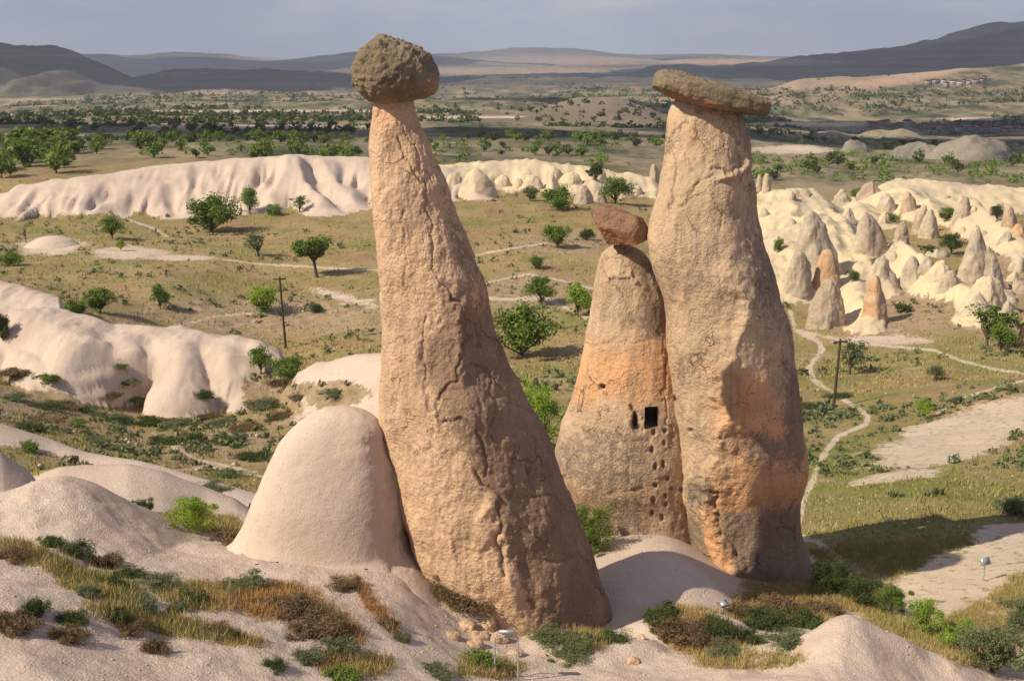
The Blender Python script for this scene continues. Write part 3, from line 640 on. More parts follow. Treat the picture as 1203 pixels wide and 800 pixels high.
def lathe_rock(name, rws, Y, mat, nseg=200, nrow=200, ratio=0.9, disp=(), cracks=(), pits=(), varnish_shade=None, orange=None, sq=2.0,
               yoff=None, hole=None, seed=0, front=0.6, extra=None, smf=0.9):
    g = smooth_rows(rws, nrow, smf)
    if hole is not None:   # rows at the exact top and bottom of the opening
        for hy in (hole[2], hole[3]):
            i = np.argmin(np.abs(g[:, 0] - hy)); g[i, 0] = hy
    n1 = int(nseg * front); n2 = nseg - n1
    th = np.concatenate([np.linspace(-math.pi / 2 - 1.57, -math.pi / 2 + 1.57, n1, endpoint=False), np.linspace(0, math.pi, n2, endpoint=False)])
    th = np.sort(np.mod(th + math.pi, 2 * math.pi)) - math.pi   # -pi..pi, front is -pi/2
    py, pl, pr = g[:, 0], g[:, 1], g[:, 2]
    Yr = np.full(nrow, float(Y)) if yoff is None else Y + crv(yoff, py)
    xl, _, z = P(pl, py, Yr); xr, _, _ = P(pr, py, Yr)
    xc = (xl + xr) / 2; hw = np.maximum((xr - xl) / 2, 1e-3)
    ct, st = np.cos(th), np.sin(th)
    e = 2.0 / sq
    cx_ = np.sign(ct) * np.abs(ct) ** e; sy_ = np.sign(st) * np.abs(st) ** e
    X = xc[:, None] + hw[:, None] * cx_[None]; Yp = Yr[:, None] + hw[:, None] * ratio * sy_[None]; Z = z[:, None] + 0 * X
    nx = np.cos(th)[None] / 1.0 + 0 * X; ny = np.sin(th)[None] / ratio + 0 * X
    slope = -np.gradient(hw, z + np.linspace(0, -1e-5, nrow)); slope = np.clip(slope, -6, 6)
    nz_ = slope[:, None] + 0 * X
    ln = np.sqrt(nx ** 2 + ny ** 2 + nz_ ** 2); nx /= ln; ny /= ln; nz_ /= ln
    px_, py_ = proj(X, Yp, Z)
    frontm = (np.sin(th)[None] < 0.25) + 0 * X
    D = np.zeros_like(X)
    so = seed * 3.7
    for (kind, sc, am, zs) in disp:
        if kind == 'f': D += am * fbm(X * sc + so, Yp * sc, Z * sc * zs, 5, seed, 0.55)
        elif kind == 'r': D += am * (0.6 - ridged(X * sc + so, Yp * sc, Z * sc * zs, 3, seed + 50)) * -1
        elif kind == 'c':   # thin dark cracks
            wv = fbm(X * sc * 0.7, Yp * sc * 0.7, Z * sc * 0.7, 3, seed + 5) * 0.5
            v = np.abs(noise(X * sc + so + wv, Yp * sc + wv, Z * sc * zs + wv, seed + 91)); D -= am * (1 - sst(0.0, 0.09, v))
        elif kind == 'l':   # ledges / layers
            D += am * noise(X * 0.15, Yp * 0.15, Z * sc + 0.4 * fbm(X * 0.5, Yp * 0.5, 0, 2, seed + 3), seed + 33)
    cav = np.zeros_like(X)
    jx = px_ + fbm(X * 1.6, Yp * 1.6, Z * 1.6, 5, seed + 61, 0.62) * 16; jy = py_ + fbm(X * 1.6, Yp * 1.6, Z * 1.6, 5, seed + 62, 0.62) * 16
    for (pts, wd, dp) in cracks:
        if 0 < dp < .2 and wd < 6: wd = max(1.3, wd * 0.55)
        best = np.full(X.shape, 1e9); side = np.zeros_like(X)
        for (ax, ay), (bx, by) in zip(pts[:-1], pts[1:]):
            L2 = (bx - ax) ** 2 + (by - ay) ** 2; t = np.clip(((jx - ax) * (bx - ax) + (jy - ay) * (by - ay)) / L2, 0, 1)
            best = np.minimum(best, np.hypot(jx - ax - t * (bx - ax), jy - ay - t * (by - ay)))
        k_ = (np.exp(-(best / wd) ** 2) if dp > 0 or wd < 14 else np.exp(-best / wd)) * frontm
        D -= dp * k_ * (1.0 if dp < 0 else 0.62); cav = np.maximum(cav, k_ ** 2 * min(1, abs(dp) * 7) * (dp > 0))
    for (qx, qy, rx, ry, dp) in pits:
        r_ = np.sqrt(((px_ - qx) / rx) ** 2 + ((py_ - qy) / ry) ** 2); k_ = (1 - sst(0.6, 1.15, r_)) * frontm
        D -= dp * k_
        if dp > 0: cav = np.maximum(cav, k_ * 0.6)
    D = D - D.mean()
    tipf = sst(0, 0.12, hw / hw.max())[:, None]
    D = D * (0.25 + 0.75 * tipf)
    X = X + nx * D; Yp = Yp + ny * D; Z = Z + nz_ * D
    if extra: X, Yp, Z = extra(X, Yp, Z)
    va = np.zeros_like(X) if varnish_shade is None else varnish_shade(px_, py_, X, Yp, Z)
    og = np.zeros_like(X) if orange is None else orange(px_, py_, X, Yp, Z)
    cav = np.clip(cav + np.clip(-D / max(1e-3, D.std() * 6), 0, 0.4), 0, 1)
    nr, ns = X.shape
    Vv = np.stack([X.ravel(), Yp.ravel(), Z.ravel()], 1)
    i = (np.arange(nr - 1)[:, None] * ns); j = np.arange(ns)[None]; j2 = (j + 1) % ns
    if hole is not None:
        keep = np.ones((nr - 1, ns), bool)
        r0 = np.argmin(np.abs(g[:, 0] - hole[2])); r1 = np.argmin(np.abs(g[:, 0] - hole[3]))
        rm = (r0 + r1) // 2
        c_ok = np.where(np.sin(th) < 0)[0]
        c0 = c_ok[np.argmin(np.abs(px_[rm, c_ok] - hole[0]))]; c1 = c_ok[np.argmin(np.abs(px_[rm, c_ok] - hole[1]))]
        keep[r0:r1, c0:c1] = False
        # straighten the sides of the opening
        for rr in range(r0, r1 + 1):
            Vv[rr * ns + c0] = Vv[r0 * ns + c0] * (1 - (rr - r0) / (r1 - r0)) + Vv[r1 * ns + c0] * ((rr - r0) / (r1 - r0))
            Vv[rr * ns + c1] = Vv[r0 * ns + c1] * (1 - (rr - r0) / (r1 - r0)) + Vv[r1 * ns + c1] * ((rr - r0) / (r1 - r0))
        for cc in range(c0, c1 + 1):
            t_ = (cc - c0) / (c1 - c0)
            Vv[r0 * ns + cc] = Vv[r0 * ns + c0] * (1 - t_) + Vv[r0 * ns + c1] * t_
            Vv[r1 * ns + cc] = Vv[r1 * ns + c0] * (1 - t_) + Vv[r1 * ns + c1] * t_
    ff = np.stack([(i + j).ravel(), (i + ns + j).ravel(), (i + ns + j2).ravel(), (i + j2).ravel()], 1)
    door = None
    if hole is not None:
        ff = ff[keep.ravel()]
        cor = [Vv[r0 * ns + c0], Vv[r0 * ns + c1], Vv[r1 * ns + c1], Vv[r1 * ns + c0]]
        door = cor
    # close the top and bottom
    top = len(Vv); Vv = np.vstack([Vv, Vv[:ns].mean(0), Vv[(nr - 1) * ns:nr * ns].mean(0)])
    jj = np.arange(ns); j3 = (jj + 1) % ns
    ft = np.stack([np.full(ns, top), jj, j3, j3], 1); fb = np.stack([np.full(ns, top + 1), (nr - 1) * ns + j3, (nr - 1) * ns + jj, (nr - 1) * ns + jj], 1)
    tri = np.vstack([ft, fb])
    me = bpy.data.meshes.new(name)
    allv = Vv.astype(np.float32); nq = len(ff)
    me.vertices.add(len(allv)); me.vertices.foreach_set('co', allv.ravel())
    loops = np.concatenate([ff.ravel(), tri[:, :3].ravel()]).astype(np.int32)
    me.loops.add(len(loops)); me.loops.foreach_set('vertex_index', loops)
    me.polygons.add(nq + len(tri)); ls = np.concatenate([np.arange(nq) * 4, nq * 4 + np.arange(len(tri)) * 3]).astype(np.int32)
    me.polygons.foreach_set('loop_start', ls); me.update(calc_edges=True)
    me.polygons.foreach_set('use_smooth', np.ones(nq + len(tri), bool))
    for an, av in (('varnish_shade', va), ('orange', og), ('cav', cav)):
        at = me.attributes.new(an, 'FLOAT', 'POINT'); a = np.append(av.ravel(), [av[0].mean(), av[-1].mean()]).astype(np.float32); at.data.foreach_set('value', a)
    me.materials.append(mat); me.flip_normals() if False else None
    base = Vv[(nr - 1) * ns:nr * ns].mean(0)
    return me, base, door

def place_rock(me, base, name, label, cat, group=None, kind=None):
    recentre(me, base); return link(me, name, label, cat, group, kind, loc=tuple(float(b) for b in base))

# ------------------------------------------------------------------ the three fairy chimneys
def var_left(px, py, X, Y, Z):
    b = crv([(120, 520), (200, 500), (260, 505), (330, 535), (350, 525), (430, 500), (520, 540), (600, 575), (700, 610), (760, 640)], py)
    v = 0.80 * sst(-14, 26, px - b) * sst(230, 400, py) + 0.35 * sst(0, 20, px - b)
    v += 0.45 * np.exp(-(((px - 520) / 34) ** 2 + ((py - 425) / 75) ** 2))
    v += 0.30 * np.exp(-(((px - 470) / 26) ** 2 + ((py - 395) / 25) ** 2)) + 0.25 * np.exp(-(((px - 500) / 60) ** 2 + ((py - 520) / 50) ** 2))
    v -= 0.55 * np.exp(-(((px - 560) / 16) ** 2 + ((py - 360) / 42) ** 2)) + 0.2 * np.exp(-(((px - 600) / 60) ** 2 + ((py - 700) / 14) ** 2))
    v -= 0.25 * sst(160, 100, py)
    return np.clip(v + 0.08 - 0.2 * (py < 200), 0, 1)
def org_left(px, py, X, Y, Z):
    return np.clip(0.75 * np.exp(-(((px - 563) / 14) ** 2 + ((py - 360) / 46) ** 2)) + 0.35 * sst(200, 120, py) + 0.3 * np.exp(-(((px - 640) / 70) ** 2 + ((py - 695) / 12) ** 2)) + 0.22, 0, 1)
left_rows = [(118,437,486),(124,436,488),(150,434,497),(170,433,506),(200,433,519),(217,434,527),(255,436,538),(292,443,550),(330,448,566),(375,449,577),
             (430,448,599),(485,446,628),(540,459,654),(595,471,680),(650,487,699),(690,505,711),(715,522,717),(740,540,722),(765,555,726),(790,565,730)]
cr_left = [([(528,320),(545,345),(528,410),(545,470),(575,560),(592,640),(610,720)],24,-.14),([(470,165),(500,220),(512,262),(505,320),(530,350),(552,380),(560,410)],3.0,.07),([(530,345),(548,400),(540,440),(512,470),(520,495),(545,490),(570,520),(575,560)],3.5,.11),
           ([(560,560),(583,590),(580,640),(592,672)],5,.16),([(600,520),(605,560),(590,585)],3,.08),([(455,405),(470,398),(478,402)],2,.06),([(575,440),(600,470),(640,490)],2.5,.05),
           ([(500,380),(498,440),(505,480)],4,.07),([(536,360),(545,440)],6,-.10),([(575,590),(560,640),(570,680)],8,-.10),([(600,600),(640,640)],3,.05),
           ([(550,430),(575,432),(580,470),(572,500)],2.5,.07),([(470,250),(478,310),(470,350)],3,.04),([(620,580),(650,575),(670,600)],2.2,.05),([(520,590),(540,650),(560,700)],4,.06),
           ([(640,660),(680,650),(700,662)],2.5,.05),([(480,150),(492,185),(510,215)],2,.05),([(436,180),(450,190),(449,205)],2,.03),([(445,340),(475,343),(500,352)],2,.04)]
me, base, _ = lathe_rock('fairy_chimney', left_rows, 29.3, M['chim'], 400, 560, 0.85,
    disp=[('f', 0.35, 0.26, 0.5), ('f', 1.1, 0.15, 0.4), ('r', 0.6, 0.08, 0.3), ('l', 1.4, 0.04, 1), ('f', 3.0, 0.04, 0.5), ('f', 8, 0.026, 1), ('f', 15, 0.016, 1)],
    cracks=cr_left, varnish_shade=var_left, orange=org_left, seed=2)
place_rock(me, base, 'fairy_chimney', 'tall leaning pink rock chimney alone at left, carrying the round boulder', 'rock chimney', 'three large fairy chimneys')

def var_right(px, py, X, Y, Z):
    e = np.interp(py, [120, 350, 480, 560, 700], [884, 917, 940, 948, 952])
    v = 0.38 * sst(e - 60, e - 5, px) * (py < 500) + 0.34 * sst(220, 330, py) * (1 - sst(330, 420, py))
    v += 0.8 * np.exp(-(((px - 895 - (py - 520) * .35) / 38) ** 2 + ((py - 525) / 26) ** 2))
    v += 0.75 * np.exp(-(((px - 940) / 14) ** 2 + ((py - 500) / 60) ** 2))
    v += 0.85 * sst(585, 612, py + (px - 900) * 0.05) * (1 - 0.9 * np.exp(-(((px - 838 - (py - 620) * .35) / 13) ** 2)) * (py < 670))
    v += 0.8 * np.exp(-(((px - 828) / 18) ** 2 + ((py - 575) / 22) ** 2))  # dark foot lobe: desert varnish with the leaning chimney's cast shadow painted in
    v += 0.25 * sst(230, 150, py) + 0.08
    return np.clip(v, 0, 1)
def org_right(px, py, X, Y, Z):
    return np.clip(0.8 * sst(380, 470, py - (px - 880) * 0.5) * sst(800, 880, px + 25 * noise(X, Y, Z * .6, 5)) + 0.25 * np.exp(-(((px - 830) / 50) ** 2 + ((py - 155) / 40) ** 2)) + 0.3 * np.exp(-(((px - 838) / 20) ** 2 + ((py - 640) / 40) ** 2)), 0, 1)  # orange rock tone, boosted at lower right to paint in bounce-lit shade
right_rows = [(117,797,848),(122,791,868),(133,787,876),(150,784,880),(175,781,886),(192,778,886),(210,775,888),(227,772,890),(245,765,891),(280,761,897),(315,766,908),(350,777,917),
              (380,781,929),(412,783,935),(430,785,937),(457,789,941),(502,798,945),(530,803,950),(547,806,953),(565,807,950),(583,808,944),(600,811,942),(628,815,944),(650,820,950),(670,829,954),
              (690,840,957),(720,855,957),(760,860,960)]
cr_right = [([(872,340),(870,390),(856,440),(852,500),(846,550)],26,-.36),([(832,570),(836,600),(850,650),(872,700)],15,-.30),([(803,140),(785,165),(792,215),(788,250)],2.5,.10),([(845,210),(860,203),(876,200),(882,190)],4,-.14),([(832,195),(850,200),(872,196)],3,.10),([(832,203),(812,225),(800,245)],3,.09),
            ([(812,445),(815,415),(828,408),(840,415)],3,.09),([(852,395),(862,440),(842,470)],5,-.08),([(870,380),(874,378)],7,-.12),([(800,170),(820,215),(800,255),(792,300)],2.5,.05),
            ([(836,545),(870,500),(880,480)],4,.06),([(838,560),(850,620),(880,670)],5,.12),([(815,560),(832,556),(840,570)],4,-.10),([(928,420),(938,480),(930,540)],3,.06),
            ([(840,150),(860,190)],2.5,.05),([(790,350),(795,450),(805,500)],3,.05),([(846,210),(842,300),(850,370)],3,.04),([(885,200),(880,260),(892,330)],3,.05)]
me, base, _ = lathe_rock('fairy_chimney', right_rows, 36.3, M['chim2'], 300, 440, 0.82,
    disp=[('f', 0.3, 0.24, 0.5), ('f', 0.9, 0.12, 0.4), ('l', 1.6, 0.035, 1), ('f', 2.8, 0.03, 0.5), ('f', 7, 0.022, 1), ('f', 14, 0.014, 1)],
    cracks=cr_right, pits=[(791,468,3,3,.25),(790,512,6,4,.15),(813,505,4,3,.08),(800,440,6,20,.05)], varnish_shade=var_right, orange=org_right, seed=5)
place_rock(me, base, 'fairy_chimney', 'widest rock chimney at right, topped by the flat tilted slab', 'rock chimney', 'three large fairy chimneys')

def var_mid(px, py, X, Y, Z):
    v = 0.50 * sst(478, 520, py + (px - 700) * 0.12) * (1 - 0.55 * sst(745, 770, px)) + 0.4 * np.exp(-(((px - 735) / 40) ** 2 + ((py - 375) / 16) ** 2)) + 0.5 * sst(745, 762, px) * (py < 400)  # upper right edge darkened: shade of the groove painted in
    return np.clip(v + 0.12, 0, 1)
def org_mid(px, py, X, Y, Z):
    return np.clip(0.6 * np.exp(-(((py - 432 + 14 * noise(X, Y, Z, 6)) / 46) ** 2)) + 0.4 * np.exp(-(((py - 585) / 22) ** 2)) + 0.1, 0, 1)
mid_rows = [(287,722,731),(290,712,743),(296,705,754),(310,700,764),(330,697,774),(350,696,782),(375,693,790),(400,689,798),(430,681,806),(460,673,815),(500,660,822),(530,650,826),(560,648,828),
            (580,656,829),(600,666,832),(622,676,836),(650,702,834),(680,708,836)]
steps = [(768,508,4,5),(781,506,4,4),(766,528,3,6),(780,520,3,5),(770,548,3,7),(779,545,3,7),(770,570,4,4),(784,562,3,4),(789,574,3,4),(768,588,3,7),(782,583,3,4),(783,593,3,4),(767,604,3,5),(779,609,3,6),(800,575,4,4)]
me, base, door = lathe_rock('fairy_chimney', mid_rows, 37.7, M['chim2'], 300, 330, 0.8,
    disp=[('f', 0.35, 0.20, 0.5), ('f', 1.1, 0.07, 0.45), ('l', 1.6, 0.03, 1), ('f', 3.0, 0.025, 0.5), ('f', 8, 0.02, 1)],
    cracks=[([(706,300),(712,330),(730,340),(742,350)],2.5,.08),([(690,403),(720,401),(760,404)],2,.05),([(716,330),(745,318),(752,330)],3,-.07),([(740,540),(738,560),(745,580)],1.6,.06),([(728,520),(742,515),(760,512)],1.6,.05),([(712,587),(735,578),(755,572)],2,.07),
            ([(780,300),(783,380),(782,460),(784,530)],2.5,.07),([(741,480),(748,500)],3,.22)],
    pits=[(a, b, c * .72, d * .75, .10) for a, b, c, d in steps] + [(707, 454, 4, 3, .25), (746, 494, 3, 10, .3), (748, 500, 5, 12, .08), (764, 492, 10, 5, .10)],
    varnish_shade=var_mid, orange=org_mid, seed=8, hole=(757.5, 772.5, 462.5, 486))
recentre(me, base)
mid = link(me, 'fairy_chimney', 'shorter hollowed rock chimney in the middle with carved doorway and foothold steps', 'rock chimney', 'three large fairy chimneys', loc=tuple(map(float, base)))
# carved doorway: a dark room behind the opening
d = [np.array(c) for c in door]; inn = np.array([0.1, 1.1, 0.02])
vs = d + [c + inn for c in d]; vs = np.array(vs) - base
fs = [(0, 1, 5, 4), (1, 2, 6, 5), (2, 3, 7, 6), (3, 0, 4, 7), (4, 5, 6, 7)]
dm = make_mesh('doorway', vs, np.array(fs), smooth=False, mats=[M['void']])
link(dm, 'doorway', parent=mid)

# ------------------------------------------------------------------ cap boulders
def facet(seed, n, d0, d1, base=None):
    g = np.random.default_rng(seed); pl = g.normal(size=(n, 3)); pl /= np.linalg.norm(pl, axis=1)[:, None]; dd = d0 + (d1 - d0) * g.random(n)
    def f(X, Y, Z):
        if base: X, Y, Z = base(X, Y, Z)
        for (a, b, c), d in zip(pl, dd):
            k = np.maximum(X * a + Y * b + Z * c - d, 0); X, Y, Z = X - k * a, Y - k * b, Z - k * c
        return X, Y, Z
    return f
def boulder(px, py, Y, a, b, c, rot, mat, seed, sq=2.4, disp=(), bumps=(), nu=180, nv=110, varnish_shade=0.4, orange=None, shape=None):
    th = np.linspace(0, 2 * math.pi, nu, endpoint=False); ph = np.linspace(-math.pi / 2 + 0.02, math.pi / 2 - 0.02, nv)
    T, Q = np.meshgrid(th, ph); e = 2 / sq
    sg = lambda v: np.sign(v) * np.abs(v) ** e
    kx, ky, kz = np.cos(Q), np.cos(Q), np.sin(Q)
    X = sg(np.cos(T)) * np.abs(np.cos(Q)) ** e; Yy = sg(np.sin(T)) * np.abs(np.cos(Q)) ** e; Z = sg(np.sin(Q))
    x0, y0, z0 = P(px, py, Y); dd = (y0 * CP - z0 * SP) / FPX
    A, B = a * dd, b * dd
    if shape: X, Yy, Z = shape(X, Yy, Z)
    Dn = np.zeros_like(X)
    for k, sc, am in disp:
        if k == 'f': Dn += am * fbm(X * A * sc + seed, Yy * c * sc, Z * B * sc, 4, seed, 0.6)
        if k == 'r': Dn += am * (ridged(X * A * sc + seed, Yy * c * sc, Z * B * sc, 3, seed) - 0.6)
    nx, ny, nz_ = np.cos(T) * np.cos(Q) / A, np.sin(T) * np.cos(Q) / c, np.sin(Q) / B
    ln = np.sqrt(nx * nx + ny * ny + nz_ * nz_)
    X = X * A + nx / ln * Dn; Yp = Yy * c + ny / ln * Dn; Z = Z * B + nz_ / ln * Dn
    cr, sr = math.cos(-R(rot)), math.sin(-R(rot))
    Xr = X * cr - Z * sr; Zr = X * sr + Z * cr
    xw, yw, zw = Xr + x0, Yp + y0, Zr + z0
    qx, qy = proj(xw, yw, zw)
    for (bx, by, rx, ry, am) in bumps:
        k = np.exp(-((qx - bx) / rx) ** 2 - ((qy - by) / ry) ** 2) * (Yp < 0.3 * c)
        ox = (bx - px); oy = -(by - py); l_ = math.hypot(ox, oy) + 1e-6
        xw = xw + k * am * ox / l_; zw = zw + k * am * oy / l_; yw = yw - k * abs(am) * 0.3
    va = np.full(X.shape, varnish_shade); og = np.zeros_like(X) if orange is None else orange(qx, qy)
    i = (np.arange(nv - 1)[:, None] * nu); j = np.arange(nu)[None]; j2 = (j + 1) % nu
    ff = np.stack([(i + j).ravel(), (i + j2).ravel(), (i + nu + j2).ravel(), (i + nu + j).ravel()], 1)
    return make_mesh('boulder', np.stack([(xw - x0).ravel(), (yw - y0).ravel(), (zw - z0).ravel()], 1), ff,
                     {'varnish_shade': va.ravel(), 'orange': og.ravel(), 'cav': np.clip(-Dn * 3, 0, .5).ravel()}, mats=[mat]), (float(x0), float(y0), float(z0))
rough = [('f', 0.9, 0.12), ('r', 2.5, 0.06), ('f', 5, 0.07), ('f', 13, 0.06)]
me, l0 = boulder(461, 87, 29.3, 48, 36.5, 1.0, 0, M['cap'], 11, 2.15, rough,
    bumps=[(450, 50, 17, 9, .16), (504, 104, 12, 18, .14), (425, 60, 14, 18, .04), (478, 130, 30, 8, -.12), (500, 128, 12, 8, -.25)], varnish_shade=0.35,
    orange=lambda x, y: np.clip(0.55 * sst(488, 500, x) * sst(84, 96, y) + 0.8 * sst(112, 124, y), 0, 1))
link(me, 'cap_boulder', 'big round lichen covered boulder balanced on the leaning pink chimney', 'boulder', 'boulders capping the chimneys', loc=l0)
me, l0 = boulder(836, 111, 36.1, 67, 13, 1.25, 14, M['cap'], 14, 4.2, [('f', 0.8, 0.10), ('r', 1.6, 0.07), ('f', 5, 0.05), ('f', 12, 0.03)], shape=facet(5, 10, 1.02, 1.25, lambda X, Y, Z: (X, Y, Z * (1.0 - 0.2 * X))),
    bumps=[(830, 126, 40, 6, .05), (860, 100, 30, 6, .04)], nu=240, varnish_shade=0.4,
    orange=lambda x, y: np.clip(0.9 * sst(100, 112, y - (x - 780) * 0.22) * (1 - sst(850, 872, x)) , 0, 1))
link(me, 'cap_boulder', 'long flat tilted slab balanced on the widest chimney', 'boulder', 'boulders capping the chimneys', loc=l0)
def wedge(X, Y, Z): return X, Y, Z * (1.0 - 0.22 * np.abs(X) - 0.1 * X)
wedge = facet(23, 14, .62, .86, wedge)
me, l0 = boulder(727, 265, 37.2, 36, 25, 0.85, 24, M['cap_red'], 19, 3.0, [('f', 0.8, 0.08), ('r', 1.6, 0.05), ('f', 6, 0.04), ('f', 13, 0.025)],
    bumps=[(706, 246, 12, 8, .06),(745, 285, 10, 8, .05)], varnish_shade=0.35, orange=lambda x, y: np.clip(0.25 + 0.45 * sst(262, 276, y - (x - 727) * 0.4), 0, 1), shape=wedge)
link(me, 'cap_boulder', 'small reddish angular boulder wedged between the middle chimney and the widest one', 'boulder', 'boulders capping the chimneys', loc=l0)

# ------------------------------------------------------------------ smooth tuff domes
def dome(rws, Y, label, seed, ratio=0.8, mat='tuff', n=(220, 200), yoff=None, amp=0.02, sc=1.0, extra=None, sq=2.0, cracks=()):
    me, base, _ = lathe_rock('tuff_dome', rws, Y, M[mat], n[0], n[1], ratio, sq=sq, cracks=cracks, disp=[('f', 0.4 / sc, 0.10 * sc, 0.6), ('f', 3 / sc, amp, 1), ('f', 9 / sc, amp * 0.5, 1)], seed=seed, yoff=yoff, extra=extra)
    place_rock(me, base, 'tuff_dome', label, 'rock dome', 'smooth tuff domes')
dome([(479,392,404),(481,382,416),(485,370,429),(492,357,440),(503,343,450),(520,328,460),(540,317,467),(560,308,472),(585,297,477),(608,289,478),(624,282,479),(636,274,481),(646,261,486),(656,240,494),(668,212,506),(684,180,525)], 29.0,
     'big pale egg shaped dome standing beside the foot of the leaning chimney', 61, 0.72, extra=lambda X, Y, Z: (X, np.where(Y < 29.0, Y - 1.5 * np.maximum(-11.7 - Z, 0) ** 1.7 * sst(0, 1, 29.0 - Y), Y), Z), amp=0.015, sq=2.35, cracks=[([(448,515),(458,570),(462,650)],13,.22),([(440,625),(446,640)],6,.05)])
dome([(278,52,72),(281,42,84),(287,32,93),(294,24,99),(304,18,104)], 182, 'small white mound with a dark pit below the white cliffs', 66, 0.8, n=(70, 50), sc=3)

# ------------------------------------------------------------------ cones and pinnacles of the right valley
def cone(L_, R_, yb, xa, ya, label, mat='cone', var=0.35, org=0.1, sharp=0.62, seed=0, y0=120, name='rock_cone', cat='rock cone', n=(72, 60), dsc=1.0, ratio=0.8):
    xc = (L_ + R_) / 2; x_, Y, z_ = ground_at(xc, yb - 2, y0); hw = (R_ - L_) / 2 * 1.12; Y = Y + hw / FPX * Y * ratio * 0.8
    h = yb - ya; rws = []
    for t in (0, 0.015, 0.05, 0.12, 0.22, 0.36, 0.52, 0.7, 0.86, 1.0, 1.25):
        ww = hw * min(t, 1.0) ** sharp * (1 if t < 1 else 1.03); cxx = xa + (xc - xa) * min(1, t ** 0.8)
        rws.append((ya + h * t, cxx - ww, cxx + ww))
    m = hw / FPX * Y
    lr = seed % 3
    def vf(px, py, X, Yp, Z): return np.clip(var + 0.35 * np.tanh((px - xa - (seed % 5 - 2) * 2) / (hw * 0.4)) * (1 if lr != 1 else -0.4) + 0.12 * noise(X, Yp, Z, seed), 0, 1)  # one side darker: lit and shaded sides painted in along with varnish
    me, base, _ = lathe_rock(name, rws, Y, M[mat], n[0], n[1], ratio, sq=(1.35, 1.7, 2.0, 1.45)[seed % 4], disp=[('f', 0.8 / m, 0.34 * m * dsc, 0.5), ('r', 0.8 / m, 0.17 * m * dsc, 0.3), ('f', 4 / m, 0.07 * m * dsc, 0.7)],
        seed=seed, varnish_shade=vf if mat in ('cone', 'crag') else None, orange=lambda a, b, c, d_, e: np.full(a.shape, org))
    place_rock(me, base, name, label, cat, {'rock_cone': 'rock cones in the right valley', 'rock_crag': 'ragged crags around the right valley', 'rock_mound': 'mounds of the pale band'}.get(name))
CONES = [
 (934,992,330,952,248,'grey streaked cone on the face of the cream ridge','cone',.45,.1,.6),
 (917,955,362,941,296,'grey brown cone with an overhang nearest the widest chimney','cone',.75,.15,.42),
 (952,987,352,972,293,'orange brown cone behind the two grey front cones','cone',.25,.95,.4),
 (949,991,389,976,328,'large rounded cone in front of the orange one beside the footpath','cone',.55,.4,.42),
 (1012,1042,377,1028,324,'lone two toned pinnacle cone standing in the grass','cone',.35,.7,.42),
 (1003,1044,304,1017,249,'steep grey cone with a ragged tip above the lone pinnacle','cone',.6,.25,.5),
 (1030,1055,254,1041,227,'small rounded pale cone at the top of the slope','cone',.3,.3,.45),
 (1057,1078,252,1066,225,'small yellowish cone beside the rounded pale one','cone',.3,.5,.5),
 (1078,1104,284,1094,246,'pointed grey cone in a pair behind the yellow ridge','cone',.5,.2,.55),
 (1069,1091,278,1086,241,'slimmer twin leaning on the pointed grey cone','cone',.4,.45,.55),
 (1050,1068,286,1060,260,'little dark cone just above the yellow ridge','cone',.7,.1,.5),
 (1057,1088,336,1072,301,'pale cone with a shaded face below the yellow wedge','cone',.35,.1,.55),
 (1083,1122,344,1107,305,'yellow topped blunt cone right of the pale one','tuff_cream',0,0,.45),
 (1093,1127,354,1117,319,'blunt cream cone with fluted front','cone',.2,.1,.5),
 (1126,1158,336,1147,263,'tall double tipped brown pinnacle','cone',.7,.2,.5),
 (1150,1178,336,1162,289,'thin dark spire rising behind the pale hump','cone',.75,.1,.75),
 (1129,1184,366,1160,326,'pale hump at the foot of the tall brown pinnacle','tuff_cream',0,0,.42),
 (1130,1163,374,1151,342,'small triangular cream cone in front of the pale hump','cone',.2,.0,.6),
 (1175,1196,390,1184,353,'narrow tan cone right of the green tree','cone',.3,.3,.55),
 (1195,1219,412,1206,371,'orange cone cut by the right edge of the picture','cone',.2,.8,.5),
 (1120,1141,260,1135,231,'brown boulder like cone against the cream ridge','cone',.7,.2,.42),
 (1176,1196,270,1184,242,'reddish brown cone high at the right','cone',.5,.6,.42),
 (888,896,228,892,205,'stubby pillar just right of the widest chimney','cone',.3,.4,.3),
 (895,906,229,901,204,'second stubby pillar with a dark side','cone',.5,.4,.3),
 (1010,1036,232,1024,213,'brown crag on the skyline of the cone field','cone',.6,.5,.45),
]
for i, c in enumerate(CONES): cone(*c[:5], c[5], c[6], c[7], c[8], c[9], seed=100 + i)
hc = random.Random(11); EX = []
while len(EX) < 24:
    x_ = hc.uniform(900, 1205); y_ = hc.uniform(232, 352)
    if y_ > 240 + (x_ - 880) * 0.9 or any(abs(x_ - e[0]) < 9 and abs(y_ - e[1]) < 8 for e in EX) or any(c[0] < x_ < c[1] and c[2] - 14 < y_ < c[2] + 6 for c in CONES): continue
    EX.append((x_, y_))
for i, (x_, y_) in enumerate(EX):
    w_ = hc.uniform(7, 15) * (0.7 + (y_ - 230) / 200); h_ = w_ * hc.uniform(0.9, 2.0)
    cone(x_ - w_, x_ + w_ * hc.uniform(.7, 1.2), y_, x_ + hc.uniform(-4, 4), y_ - h_, 'small ragged pale crag crowded among the larger cones of the right valley', 'cone' if hc.random() < .65 else 'tuff_cream', hc.uniform(.1, .7), hc.choice([0, .1, .3, .8]), hc.uniform(.42, .7), seed=400 + i, name='rock_crag', cat='rock', n=(40, 28), dsc=1.3)
